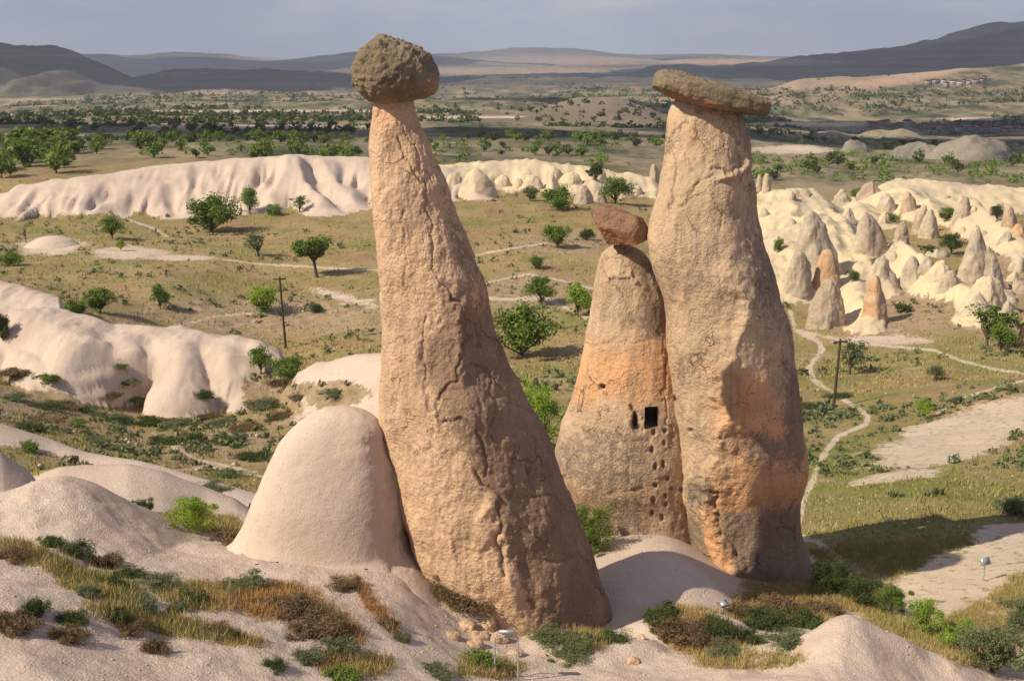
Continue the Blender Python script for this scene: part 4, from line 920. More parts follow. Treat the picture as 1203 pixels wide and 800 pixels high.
MID = [
 (537,580,231,556,200,'largest rounded cream mound right of the leaning chimney'),(600,617,227,608,209,'small dome between two larger cream mounds'),(615,641,229,627,205,'pair topped cream mound beside the green shrub'),
 (660,686,219,672,202,'cream mound left of the boulder shaped rocks'),(696,714,216,703,197,'sharp white rock in the pale band'),(674,698,243,684,218,'brownish rock at the foot of the pale band'),
 (696,714,240,705,224,'low yellowish rock beside the brownish one'),(738,756,233,748,219,'pale lump near the widest chimney'),(762,776,215,769,193,'tan pinnacle touching the left edge of the widest chimney'),
 (578,602,222,590,206,'flat cream mound behind the shrubs'),(524,545,222,533,203,'cream mound hidden partly by the leaning chimney'),(641,662,212,650,196,'cream rock on the crest of the pale band')]
for i, c in enumerate(MID): cone(*c[:5], c[5], 'cone' if 'brown' in c[5] or 'tan' in c[5] else 'tuff_cream', .5, .3, .42, seed=200 + i, y0=200, name='rock_mound', cat='rock mound', n=(48, 36))
for i, c in enumerate([(985,1024,182,1003,165,'grey fluted crag in the middle distance'),(1040,1110,190,1080,168,'dark broad crag right of the fluted one'),(1085,1200,192,1150,162,'wide grey rock mass at the far right')]):
    cone(*c[:5], c[5], 'crag', .6, .05, .45, seed=300 + i, y0=300, name='rock_crag', cat='rock', n=(80, 40))

# ------------------------------------------------------------------ vegetation
def tube(p0, p1, r0, r1, k=5):
    p0 = np.array(p0, float); p1 = np.array(p1, float); d = p1 - p0; d /= np.linalg.norm(d) + 1e-9
    a = np.cross(d, [0.3, 0.9, 0.1]); a /= np.linalg.norm(a); b = np.cross(d, a)
    an = np.arange(k) * 2 * math.pi / k; c = np.cos(an)[:, None] * a + np.sin(an)[:, None] * b
    V = np.vstack([p0 + c * r0, p1 + c * r1]); i = np.arange(k); j = (i + 1) % k
    return V, np.stack([i, j, j + k, i + k], 1)
def joinm(parts):
    V, F, o = [], [], 0
    for v, f in parts: V.append(v); F.append(f + o); o += len(v)
    return np.vstack(V), np.vstack(F)
def leaves(cent, rad, n, size, g, flat=0.8, up=0.25, aspect=0.55):
    """n leaf-sized quads spread through clumps at cent"""
    k = g.integers(0, len(cent), n); d = g.normal(size=(n, 3)); d /= np.linalg.norm(d, axis=1)[:, None]
    r = g.random(n) ** 0.45
    pos = cent[k] + d * (r * rad[k])[:, None] * np.array([1, 1, flat])
    nrm = g.normal(size=(n, 3)) + d * 0.8 + np.array([0, 0, up]); nrm /= np.linalg.norm(nrm, axis=1)[:, None]
    t = np.cross(nrm, g.normal(size=(n, 3))); t /= np.linalg.norm(t, axis=1)[:, None]; b = np.cross(nrm, t)
    s = (size * (0.6 + 0.8 * g.random(n)))[:, None]
    V = np.stack([pos - t * s, pos - b * s * aspect, pos + t * s, pos + b * s * aspect], 1).reshape(-1, 3)
    return V, np.arange(4 * n).reshape(-1, 4)
def plant(seed, kind):
    """unit-height plant: crown mesh and wood mesh"""
    g = np.random.default_rng(seed)
    if kind == 'tree': zc, rx, rz, nc, nl, ls, cr, t0 = 0.64, 0.36, 0.28, 26, 3600, 0.027, 0.15, 0.34
    elif kind == 'bush': zc, rx, rz, nc, nl, ls, cr, t0 = 0.48, 0.50, 0.42, 34, 4200, 0.028, 0.19, 0.05
    elif kind == 'round': zc, rx, rz, nc, nl, ls, cr, t0 = 0.55, 0.46, 0.40, 30, 3800, 0.027, 0.18, 0.12
    elif kind == 'sparse': zc, rx, rz, nc, nl, ls, cr, t0 = 0.58, 0.34, 0.38, 22, 1300, 0.026, 0.13, 0.15
    elif kind == 'bare': zc, rx, rz, nc, nl, ls, cr, t0 = 0.62, 0.36, 0.36, 16, 130, 0.022, 0.10, 0.25
    elif kind == 'low': zc, rx, rz, nc, nl, ls, cr, t0 = 0.36, 0.85, 0.40, 30, 3000, 0.042, 0.28, 0.02
    elif kind == 'nearbush': zc, rx, rz, nc, nl, ls, cr, t0 = 0.48, 0.50, 0.42, 40, 13000, 0.0145, 0.17, 0.05
    elif kind == 'nearsparse': zc, rx, rz, nc, nl, ls, cr, t0 = 0.55, 0.40, 0.40, 30, 5500, 0.0145, 0.13, 0.08
    elif kind == 'tuft': zc, rx, rz, nc, nl, ls, cr, t0 = 0.30, 0.95, 0.42, 34, 4200, 0.085, 0.30, 0.02
    else: zc, rx, rz, nc, nl, ls, cr, t0 = 0.52, 0.55, 0.44, 14, 320, 0.075, 0.24, 0.1
    d = g.normal(size=(nc, 3)); d /= np.linalg.norm(d, axis=1)[:, None]; r = g.random(nc) ** 0.4
    irr = 0.6 + 0.75 * g.random(nc)
    cent = d * (r * irr)[:, None] * np.array([rx - cr * .5, rx - cr * .5, rz - cr * .5]) + np.array([g.normal() * .04, g.normal() * .04, zc])
    cent[:, 2] = np.maximum(cent[:, 2], cr * 0.5)
    rad = cr * (0.45 + 0.95 * g.random(nc))
    V, F = leaves(cent, rad, nl, ls, g, aspect=0.16 if kind == 'tuft' else 0.55)
    V[:, 2] = np.maximum(V[:, 2], 0.0)
    parts = []
    if t0 > 0.03:
        bx = np.array([0.03 * g.normal(), 0.03 * g.normal(), t0]); parts.append(tube((0, 0, -0.06), bx, 0.032, 0.022, 7))
    else: bx = np.array([0, 0, 0.0])
    for c in cent[: min(len(cent), 16)]:
        m_ = bx * 0.45 + c * 0.55 + g.normal(size=3) * 0.03; parts.append(tube(bx, m_, 0.016, 0.010, 5)); parts.append(tube(m_, c, 0.010, 0.003, 4))
    return (V, F), joinm(parts)
PM = {}
for kind, n_ in (('tree', 3), ('bush', 3), ('round', 3), ('sparse', 3), ('bare', 2), ('low', 4), ('tuft', 5), ('nearbush', 4), ('nearsparse', 3), ('far', 5)):
    for i in range(n_):
        (v, f), (wv, wf_) = plant(500 + i * 7 + len(kind) * 31, kind)
        PM[kind, i] = (v, f, wv, wf_)
MESHC = {}
def plant_mesh(kind, i, mat):
    k = (kind, i, mat)
    if k not in MESHC:
        v, f, wv, wf_ = PM[kind, i]
        MESHC[k] = (make_mesh('crown', v, f, smooth=False, mats=[M[mat]]), make_mesh('trunk', wv, wf_, mats=[M['bark']]))
    return MESHC[k]
def put_plant(name, label, cat, kind, mat, loc, h, w_, rot=0.0, tilt=(0, 0), group=None, parts=True, var=0):
    cm, tm = plant_mesh(kind, var % len([1 for k in PM if k[0] == kind]), mat)
    if not parts:
        k = ('one', kind, var % len([1 for k in PM if k[0] == kind]), mat)
        if k not in MESHC:
            v, f, wv, wf_ = PM[k[1], k[2]]; vv_, ff_ = joinm([(v, f), (wv, wf_)]); m0 = make_mesh('crown', vv_, ff_, smooth=False, mats=[M[mat], M['bark']])
            mi = np.zeros(len(ff_), np.int32); mi[len(f):] = 1; m0.polygons.foreach_set('material_index', mi); MESHC[k] = m0
        cm = MESHC[k]
        o = link(cm, name, label, cat, group, loc=loc); o.scale = (w_, w_, h); o.rotation_euler = (0, 0, rot); return o
    e = bpy.data.objects.new(name, None); COL.objects.link(e); e.location = loc; e.rotation_euler = (tilt[0], tilt[1], rot); e.scale = (w_, w_, h)
    e['label'] = label; e['category'] = cat
    if group: e['group'] = group
    link(cm, 'crown' if cat == 'tree' else 'foliage', parent=e); link(tm, 'trunk' if cat == 'tree' else 'stem', parent=e)
    return e
def mpp(loc): return (loc[1] * CP - loc[2] * SP) / FPX
PL = [ # px, py(base), height px, width px, kind, material, first depth, label, category, tilt
 (248,273,50,72,'bush','leaf',190,'largest round dark green tree at the foot of the white cliffs','tree',0),
 (294,253,32,28,'round','leaf',190,'small green tree right of the largest round one against the cliffs','tree',0),
 (323,253,15,34,'low','leaf',190,'low spreading green shrub at the cliff foot','shrub',0),
 (353,250,22,26,'sparse','leaf_grey',190,'thin grey green shrub growing on the cliff apron','shrub',0),
 (132,281,27,34,'round','leaf',160,'small green tree on the grass left of the largest round one','tree',0),
 (142,295,14,14,'round','leaf_bright',150,'tiny sapling on the white mound','shrub',0),
 (304,303,30,32,'sparse','leaf_grey',140,'half bare tree beside the thin path','tree',0),
 (373,326,52,54,'tree','leaf',130,'umbrella topped tree with a bare trunk near the leaning chimney','tree',0),
 (12,312,22,34,'low','leaf',130,'green shrub cut by the left edge above the grey ridge','shrub',0),
 (118,368,32,44,'round','leaf',105,'taller of two bushes behind the dome ridge','shrub',0),
 (88,370,22,44,'low','leaf',105,'lower spreading bush touching the dome ridge','shrub',0),
 (189,364,32,28,'round','leaf',118,'upright green bush on the brown bank','shrub',0),
 (305,371,37,42,'round','leaf_bright',110,'bright bushy tree left of the wooden pole','tree',0),
 (372,367,18,28,'low','leaf_grey',110,'bluish shrub right of the wooden pole','shrub',0),
 (31,285,25,14,'bare','leaf',160,'small bare tree near the left edge','tree',0),
 (612,420,72,84,'bush','leaf',105,'green tree seen through the gap between the leaning and middle chimneys','tree',0),
 (640,528,90,52,'sparse','leaf_bright',55,'tall light green sapling in the gap behind the leaning chimney','tree',0),
 (625,505,60,40,'sparse','leaf_bright',58,'shorter leafy sapling half hidden by the leaning chimney','tree',0),
 (692,606,64,76,'round','leaf',35.5,'dense green shrub at the foot of the middle chimney','shrub',0),
 (636,360,36,40,'round','leaf',125,'rounded green bush in the gap above the big tree','shrub',0),
 (680,372,42,44,'round','leaf_bright',120,'bright green bush touching the middle chimney','shrub',0),
 (628,317,18,22,'round','leaf',150,'small dark bush by the path in the gap','shrub',0),
 (655,292,34,42,'bush','leaf',165,'round green tree left of the small reddish boulder','tree',0),
 (656,247,32,46,'bush','leaf',200,'dark green tree in front of the cream mounds','tree',0),
 (622,236,18,26,'round','leaf_grey',205,'grey green shrub between cream mounds','shrub',0),
 (722,240,32,44,'round','leaf',205,'leafy green tree above the reddish boulder','tree',0),
 (700,216,22,26,'round','leaf_dark',215,'dark shrub behind the sharp white rock','shrub',0),
 (688,283,18,26,'low','leaf_dark',165,'low dark bush left of the reddish boulder','shrub',0),
 (228,634,48,74,'bush','leaf_bright',30,'bright lime green bush in the hollow left of the egg shaped dome','shrub',0),
 (272,640,30,44,'low','twig',29,'dark brown bush between the lime bush and the egg shaped dome','shrub',0),
 (166,606,18,46,'low','leaf_dark',31,'low dark scrub on the ridge left of the lime bush','shrub',0),
 (307,440,34,32,'round','leaf',74,'green bush left of a pair on the pale ridge','shrub',0),
 (341,446,32,50,'bush','leaf',72,'wider green bush right of a pair on the pale ridge','shrub',0),
 (4,402,38,26,'bush','leaf_dark',70,'dark bush cut by the left edge beside the dome ridge','shrub',0),
 (1158,420,56,64,'sparse','leaf',125,'green leaning tree below the pale hump of cones','tree',0),
 (1176,424,40,44,'round','leaf',120,'dense bush at the foot of the leaning green tree','shrub',0),
 (998,440,46,44,'sparse','leaf_grey',100,'pale thin tree right of the second wooden pole','tree',0),
 (1100,448,18,24,'round','leaf_grey',95,'small olive bush on the open grass','shrub',0),
 (1085,491,25,24,'round','leaf_bright',75,'yellow green bush above the pale bank','shrub',0),
 (1122,475,12,14,'low','leaf_grey',80,'tiny grey shrub above the pale bank','shrub',0),
 (1192,605,30,46,'low','leaf_grey',40,'silvery shrub at the edge of the long shadow','shrub',0),
 (1168,790,70,100,'bush','leaf_grey',24,'large soft green bush at the bottom right corner','shrub',0),
 (1128,765,44,56,'sparse','leaf_bright',25,'bright leafy branches left of the corner bush','shrub',0),
 (1085,742,44,60,'sparse','leaf_bright',27,'bright green sprays behind the pale peak','shrub',0),
 (1048,722,40,50,'round','leaf',29,'bright green shrub where the shade ends','shrub',0),
 (1012,712,44,60,'bush','leaf_dark',30,'dark shrub in the shade right of the widest chimney','shrub',0),
 (975,700,50,60,'bush','leaf_dark',31,'tallest dark shrub against the foot of the widest chimney','shrub',0),
 (1200,742,50,60,'bush','leaf_grey',26,'grey green bush cut by the right edge','shrub',0),
 (915,296,20,16,'low','leaf',165,'green tuft bush on the cream shoulder','shrub',0),
 (1006,232,16,30,'low','leaf',240,'green shrub patch on the skyline of cones','shrub',0),
 (1030,290,20,20,'round','leaf_grey',150,'olive bush between the steep grey cone and the yellow wedge','shrub',0),
 (1035,322,22,24,'round','leaf_grey',140,'olive bush above the lone pinnacle','shrub',0),
 (1118,300,26,30,'round','leaf_dark',150,'dark bush left of the tall double tipped pinnacle','shrub',0),
 (1096,300,18,28,'low','leaf_dark',150,'low dark bush below the paired grey cones','shrub',0),
 (1112,262,18,26,'round','leaf',180,'green bush between the paired cones and the brown boulder cone','shrub',0),
 (1171,262,20,20,'round','leaf_dark',190,'dark bush below the far cream ridge','shrub',0),
 (1045,260,12,22,'low','leaf',190,'green shrub behind the small rounded cone','shrub',0),
 (1004,330,18,24,'low','leaf_grey',140,'shrub at the foot of the long pale flank','shrub',0),
 (1060,368,14,26,'low','leaf_dark',135,'low scrub below the pale shaded cone','shrub',0),
 (565,782,26,54,'low','leaf',22,'green weed clump at the bottom centre left of the floodlight frame','shrub',0),
 (60,638,0,0,'','',0,'','',0)]
for i, (px, py, hp, wp, kind, mat, y0, lab, cat, tl) in enumerate(PL):
    if not kind: continue
    if y0 < 45 and kind in ('bush', 'round'): kind = 'nearbush'
    if y0 < 60 and kind == 'sparse': kind = 'nearsparse'
    x_, y_, z_ = ground_at(px, py, y0); m_ = mpp((x_, y_, z_)); nw = {'tree': .74, 'bush': 1.1, 'round': .98, 'sparse': .74, 'bare': .76, 'low': 1.9, 'nearbush': 1.1, 'nearsparse': .85}[kind]
    if py == 606: x_, y_, z_ = gpt(px, py, 34.7); m_ = mpp((x_, y_, z_))
    put_plant('tree' if cat == 'tree' else 'shrub', lab, cat, kind, mat, (x_, y_, z_ - 0.02 * hp * m_), hp * m_ * 1.08, wp * m_ / nw, rng.random() * 6.28, var=i)

# dark cushions of scrub along the foreground bank
BK = [(10,655,26,34,'twig'),(60,640,20,26,'leaf_dark'),(88,652,30,36,'leaf_dark'),(122,664,26,36,'twig'),(150,676,22,34,'leaf_dark'),(132,690,26,34,'leaf_dark'),(16,738,38,48,'twig'),(40,722,34,38,'leaf_dark'),
      (78,752,34,34,'twig'),(88,730,26,30,'leaf_dark'),(100,700,22,34,'leaf_grey'),(136,728,30,28,'leaf_dark'),(150,742,28,34,'twig'),(165,716,24,40,'leaf_grey'),(182,765,34,30,'twig'),(196,738,22,26,'leaf_dark'),
      (206,716,20,30,'leaf_grey'),(226,706,22,34,'leaf_dark'),(236,768,36,30,'twig'),(252,745,20,36,'twig'),(275,750,22,28,'leaf_dark'),(290,776,34,30,'twig'),(322,782,20,34,'leaf_dark'),(186,690,26,40,'leaf_grey'),
      (300,700,26,60,'twig'),(345,715,34,60,'twig'),(375,745,36,56,'twig'),(330,740,24,50,'leaf_dark'),(395,770,30,50,'leaf_grey'),(355,775,22,40,'leaf_grey'),(310,722,18,40,'leaf_grey'),(280,690,22,50,'leaf_grey'),
      (505,655,28,40,'leaf_grey'),(530,680,34,50,'twig'),(552,705,30,46,'twig'),(520,700,26,40,'twig'),(488,672,22,30,'leaf_grey'),(565,715,24,36,'twig'),(400,690,18,36,'twig'),(430,712,20,36,'twig'),(455,735,22,34,'twig'),(472,752,18,26,'leaf_grey'),
      (650,752,20,40,'leaf_grey'),(680,762,24,40,'leaf_grey'),(715,752,22,30,'leaf_dark'),(668,772,16,30,'leaf_grey'),
      (775,728,30,44,'leaf_dark'),(800,748,32,50,'twig'),(832,764,36,50,'twig'),(850,745,30,44,'leaf_dark'),(785,745,22,36,'twig'),(850,772,24,44,'leaf_grey'),(870,725,28,44,'twig'),(900,735,34,50,'leaf_dark'),(930,722,36,46,'twig'),
      (905,712,26,46,'twig'),(945,735,30,50,'leaf_dark'),(880,755,24,50,'leaf_dark'),(930,755,22,40,'leaf_grey'),(960,720,26,40,'twig'),(450,790,16,50,'leaf_grey'),(510,790,18,50,'leaf_grey'),(400,795,22,50,'leaf'),
      (240,470,14,22,'leaf_dark'),(55,480,16,36,'leaf_dark'),(230,520,22,34,'leaf_dark'),(268,520,16,30,'leaf_dark'),(130,496,14,36,'leaf_dark'),(190,522,18,28,'leaf_dark'),(60,450,16,24,'leaf'),(250,590,10,40,'leaf_grey'),
      (172,500,16,38,'leaf_dark'),(70,478,12,40,'twig'),(100,484,14,36,'leaf_grey'),(128,470,14,30,'twig'),(150,455,12,24,'leaf_grey'),(158,478,12,30,'leaf'),(185,496,12,34,'twig'),(215,500,12,34,'leaf_grey'),(248,492,14,30,'twig'),(262,500,12,30,'leaf_grey'),(285,505,14,34,'twig'),(310,480,14,34,'leaf_grey'),(330,492,14,34,'twig'),(352,470,12,30,'twig'),(395,462,10,26,'leaf_grey'),(20,440,14,40,'twig'),(15,470,14,40,'leaf_grey'),(45,500,14,40,'twig'),(330,455,14,30,'twig'),(140,432,9,20,'leaf_grey'),(300,540,14,40,'leaf_dark'),(265,560,14,30,'leaf_grey'),(30,505,14,34,'leaf_dark'),(35,530,20,20,'leaf'),(90,500,14,26,'leaf'),(110,520,12,30,'leaf_grey'),(145,530,10,30,'leaf_grey'),
      (955,480,10,30,'leaf_dark'),(985,468,8,30,'leaf_dark'),(1040,480,10,26,'leaf_grey'),(820,772,0,0,'')]
def ZN(b): return 0 if b[1] < 600 and b[0] < 500 else 1 if b[1] < 600 else 2 + int(np.searchsorted([70, 170, 262, 420, 476, 580, 740, 862], b[0], 'right'))
for i, (px, py, hp, wp, mat) in enumerate(BK):
    if not mat or (150 < px < 480 and py > 620 and i % 3 == 0): continue
    x_, y_, z_ = ground_at(px, py, 16 if py > 620 else 40); m_ = mpp((x_, y_, z_))
    zone = ('slope far below the left ridge' if py < 600 and px < 500 else 'open grass beside the footpath' if py < 600 else 'left end of the foreground bank' if px < 70 else 'foreground bank left of its middle' if px < 170 else 'bank below the pale ridge' if px < 262
            else 'rusty grass bank below the egg shaped dome' if px < 420 else 'narrow grass strip right of the rusty bank' if px < 476 else 'rusty bank left of the leaning chimney foot' if px < 580 else 'front foot of the leaning chimney' if px < 740
            else 'bank below the shaded tuff swell' if px < 862 else 'shaded bank in front of the widest chimney')
    tone = {'twig': 'dry brown', 'leaf_dark': 'dark green', 'leaf_grey': 'grey green', 'leaf': 'fresh green'}[mat]
    same = sorted([b for b in BK if b[4] == mat and ZN(b) == ZN((px, py))]); ix = same.index((px, py, hp, wp, mat))
    order = ['first', 'second', 'third', 'fourth', 'fifth', 'sixth', 'seventh', 'eighth', 'ninth', 'tenth', 'eleventh', 'twelfth', 'thirteenth', 'fourteenth', 'fifteenth'][min(ix, 14)]
    lab = ('%s %s bush from left, %s' % (order, tone, zone)) if len(same) > 1 else '%s bush, %s' % (tone, zone)
    put_plant('scrub_bush', lab, 'shrub', 'low' if mat == 'leaf' else 'tuft', mat, (x_, y_, z_ - 0.05), hp * m_ * 0.85, wp * m_ / 1.35 * rng.uniform(.75, 1.2), rng.random() * 6.28, group='scrub cushions on the stony banks', parts=False, var=i)

# far trees: the largest as single trees, the small rest as one mass
def sample(px0, px1, py0, py1, ymin, ymax, n, g=None):
    sel = np.where(((PXg > px0) & (PXg < px1) & (PYg > py0) & (PYg < py1) & (YY > ymin) & (YY < ymax) & (TUFF < 0.4) & (PATH < 0.2)).ravel())[0]
    if len(sel) == 0: return np.zeros((0, 3))
    k = rng.choice(sel, min(n, len(sel)), replace=False)
    return np.stack([XX.ravel()[k], YY.ravel()[k], ZZ.ravel()[k]], 1)
FARS = [(-40,440,160,192,265,600,95,3.2,'leaf'),(-40,90,172,212,240,420,22,5.0,'leaf'),(-40,440,152,168,380,900,62,3.6,'leaf_dark'),(500,790,160,186,290,650,44,3.2,'leaf'),
        (880,1240,158,215,290,800,42,3.4,'leaf_dark'),(560,800,118,160,800,1100,26,3.4,'leaf_dark')]
for (a, b, c, d_, e, f_, n_, hh, mt) in FARS:
    for i, p in enumerate(sample(a, b, c, d_, e, f_, n_)):
        h = hh * (0.6 + 0.9 * rng.random()); mt2 = mt if rng.random() < .75 else ('leaf_dark' if mt == 'leaf' else 'leaf')
        lab = 'small round green tree on the far plain beyond the white cliffs' if mt2 == 'leaf' else 'small dark tree on the far plain beyond the white cliffs'
        put_plant('far_tree', lab, 'tree', 'far', mt2, tuple(p), h, h * (0.9 + .5 * rng.random()), rng.random() * 6.28, group='green trees dotted over the far plain' if mt2 == 'leaf' else 'dark trees dotted over the far plain', parts=False, var=i)
def blobs(pts, h, name, mat, k=26, lr=0.26):
    V, F = [], []
    g = rng
    n = len(pts); base = g.normal(size=(n, k, 3)); base[..., 2] = np.abs(base[..., 2]) * 0.8
    base /= (np.linalg.norm(base, axis=2) + .2)[..., None]; base *= (0.5 + 0.5 * g.random((n, k)))[..., None]
    s = h * (0.5 + g.random(n) ** 2 * 1.3)
    base = base * s[:, None, None] * np.array([0.75, 0.75, 1.0]) + pts[:, None, :]
    t = g.normal(size=(n, k, 3)); t /= np.linalg.norm(t, axis=2)[..., None]; b = g.normal(size=(n, k, 3)); b /= np.linalg.norm(b, axis=2)[..., None]
    r = (s * lr)[:, None, None]
    q = np.stack([base - t * r, base - b * r, base + t * r, base + b * r], 2).reshape(-1, 3)
    me = make_mesh(name, q, np.arange(len(q)).reshape(-1, 4), smooth=False, mats=[M[mat]])
    return me
pts = np.vstack([sample(-60, 1260, 120, 160, 700, 2200, 2200), sample(-60, 560, 126, 168, 450, 1600, 2200), sample(860, 1260, 110, 150, 900, 2600, 2000)])
cl_ = fbm(pts[:, 0] * 0.01, pts[:, 1] * 0.004, 0, 3, 9); pts = pts[cl_ > -0.12]
p2 = np.vstack([sample(-60, 1260, 150, 200, 300, 900, 600), sample(880, 1260, 150, 215, 280, 900, 500)]); p2 = p2[fbm(p2[:, 0] * 0.02, p2[:, 1] * 0.01, 0, 3, 15) > -0.1]
link(blobs(p2, 2.0, 'plain_scrub', 'leaf', 44, 0.12), 'plain_scrub', 'low green scrub scattered over the nearer plain', 'scrub', kind='stuff')
link(blobs(pts, 3.2, 'distant_scrub', 'leaf_dark', 14), 'distant_scrub', 'mass of dark trees and scrub covering the far plain', 'scrub', kind='stuff')
pts = np.vstack([sample(-60, 1260, 104, 128, 1800, 4500, 3500), sample(-60, 1260, 88, 112, 2500, 6500, 2000)])
cl_ = fbm(pts[:, 0] * 0.003, pts[:, 1] * 0.001, 0, 3, 19); pts = pts[cl_ > -0.08]
link(blobs(pts, 5.5, 'distant_woodland', 'leaf_dark', 8), 'distant_woodland', 'faint dark woodland on the horizon plain', 'woodland', kind='stuff')
# orchard rows below the brown hill
po = []
x0, y0_, z0 = ground_at(760, 166, 500)
for a in range(9):
    for b in range(9):
        xx = x0 - 32 + a * 7.5 + b * 1.5; yy = y0_ - 30 + b * 13; po.append((xx, yy, float(gz(xx, yy))))
link(blobs(np.array(po), 2.2, 'orchard', 'leaf_dark', 10), 'orchard', 'rows of small orchard trees below the brown hill', 'orchard', kind='stuff')
# low scrub on the slopes (ground cover)
def sel_pts(mask, n):
    s_ = np.where(mask.ravel())[0]
    if len(s_) == 0: return np.zeros((0, 3))
    k = rng.choice(s_, min(n, len(s_)), replace=False)
    return np.stack([XX.ravel()[k], YY.ravel()[k], ZZ.ravel()[k]], 1)
inview = (PXg > -30) & (PXg < 1233) & (PYg < 830)
open_ = (TUFF < 0.45) & (PATH < 0.15) & inview
nzc = fbm(XX * 0.09, YY * 0.09, 0, 4, 123)
link(blobs(sel_pts(open_ & (YY > 40) & (YY < 100) & (nzc > -0.2), 1500), 0.34, 'slope_scrub', 'leaf_grey', 22), 'slope_scrub', 'low grey green scrub scattered on the slopes', 'ground cover', kind='stuff')
link(blobs(sel_pts(open_ & (YY > 90) & (YY < 260) & (nzc > 0.0), 1400), 0.6, 'valley_scrub', 'leaf_grey', 12), 'valley_scrub', 'low scrub dotted over the valley floor', 'ground cover', kind='stuff')

# grass: thin blades in tufts
qg = NT('grass_blades'); hu = qg.attr('hue')
gc = qg.mix(qg.rng(hu, 0.0, 0.5), (0.19, 0.21, 0.05), (0.38, 0.29, 0.12)); gc = qg.mix(qg.rng(hu, 0.5, 1.0), gc, (0.40, 0.18, 0.07)); qg.col(gc)
M['grass'] = qg.m
def grass(pts, h, wd, nb, spread, hue, name, label):
    n = len(pts); g = rng
    b0 = pts[:, None, :] + np.concatenate([g.normal(size=(n, nb, 2)) * spread, np.zeros((n, nb, 1))], 2)
    hh = h * (0.45 + 0.8 * g.random((n, 1))) * (0.6 + 0.6 * g.random((n, nb)))
    tip = b0 + np.concatenate([g.normal(size=(n, nb, 2)) * hh[..., None] * 0.35, hh[..., None]], 2)
    a = g.random((n, nb)) * 6.28; sd = np.stack([np.cos(a), np.sin(a), 0 * a], 2) * wd
    b0[..., 2] -= 0.03
    V = np.stack([b0 - sd, b0 + sd, tip], 2).reshape(-1, 3)
    hu_ = np.repeat(np.clip(hue[:, None] + g.normal(size=(n, nb)) * 0.12, 0, 1).ravel(), 3)
    link(make_mesh(name, V, np.arange(len(V)).reshape(-1, 3), {'hue': hu_}, smooth=False, mats=[M['grass']]), name, label, 'grass', kind='stuff')
p_ = sel_pts((TUFF < 0.55) & inview & (YY < 40) & (YY > 16), 8000)
rust = np.zeros(len(p_)); qx, qy = proj(p_[:, 0], p_[:, 1], p_[:, 2])
for (a, b, rx, ry) in ((330,715,70,40),(430,712,60,40),(530,690,50,45),(830,755,50,30),(930,715,60,30),(390,750,50,40)): rust = np.maximum(rust, np.exp(-((qx - a) / rx) ** 2 - ((qy - b) / ry) ** 2))
grass(p_, 0.17, 0.008, 14, 0.10, 0.38 + 0.45 * rust + 0.25 * fbm(p_[:, 0] * .5, p_[:, 1] * .5, 0, 2, 3), 'bank_grass', 'rust and straw coloured dry grass on the foreground banks')
p_ = sel_pts(open_ & (YY >= 38) & (YY < 110), 7000)
grass(p_, 0.15, 0.03, 8, 0.22, 0.22 + 0.3 * fbm(p_[:, 0] * .1, p_[:, 1] * .1, 0, 2, 3), 'slope_grass', 'dry olive grass on the middle slopes')
p_ = sel_pts(open_ & (YY >= 105) & (YY < 240), 7000)
grass(p_, 0.28, 0.08, 5, 0.5, 0.35 + 0.3 * fbm(p_[:, 0] * .05, p_[:, 1] * .05, 0, 2, 3), 'valley_grass', 'dry straw grass over the valley floor')

# ------------------------------------------------------------------ small things
def box(c, s, rot=(0, 0, 0)):
    from mathutils import Euler
    m_ = np.array(Euler(rot).to_matrix()); k = np.array([[x, y, z] for x in (-.5, .5) for y in (-.5, .5) for z in (-.5, .5)]) * np.array(s)
    return k @ m_.T + np.array(c), np.array([(0, 1, 3, 2), (4, 6, 7, 5), (0, 4, 5, 1), (2, 3, 7, 6), (0, 2, 6, 4), (1, 5, 7, 3)])
def part(name, parts, mat, parent=None, smooth=False, **k):
    v, f = joinm(parts); return link(make_mesh(name, v, f, smooth=smooth, mats=[M[mat]]), name, parent=parent, **k)
def empty(name, label, cat, loc, group=None, rz=0):
    e = bpy.data.objects.new(name, None); COL.objects.link(e); e.location = loc; e.rotation_euler.z = rz; e['label'] = label; e['category'] = cat
    if group: e['group'] = group
    return e
# loose tuff stones
st = [(548,740,13,9),(563,748,11,8),(532,748,9,6),(574,738,8,9),(585,752,12,7),(560,730,8,5),(606,770,10,6),(640,772,8,5),(556,758,9,5),(745,778,5,3),(752,750,5,4),(690,700,0,0)]
for i, (a, b, rx, rz_) in enumerate(st):
    if rx == 0: continue
    x_, y_, z_ = ground_at(a, b + rz_ * .2, 20)
    m_ = mpp((x_, y_, z_)); me, l0 = boulder(a, b, y_ + rx * m_ * .4, rx, rz_, rx * m_ * .9, rng.random() * 30 - 15, M['chim'], 400 + i, 2.6, [('f', 2.5, 0.14), ('f', 9, 0.04)], nu=36, nv=22)
    link(me, 'loose_stone', 'rounded pale tuff stone lying at the foot of the leaning chimney', 'stone', 'rounded tuff stones at the foot of the leaning chimney', loc=l0)
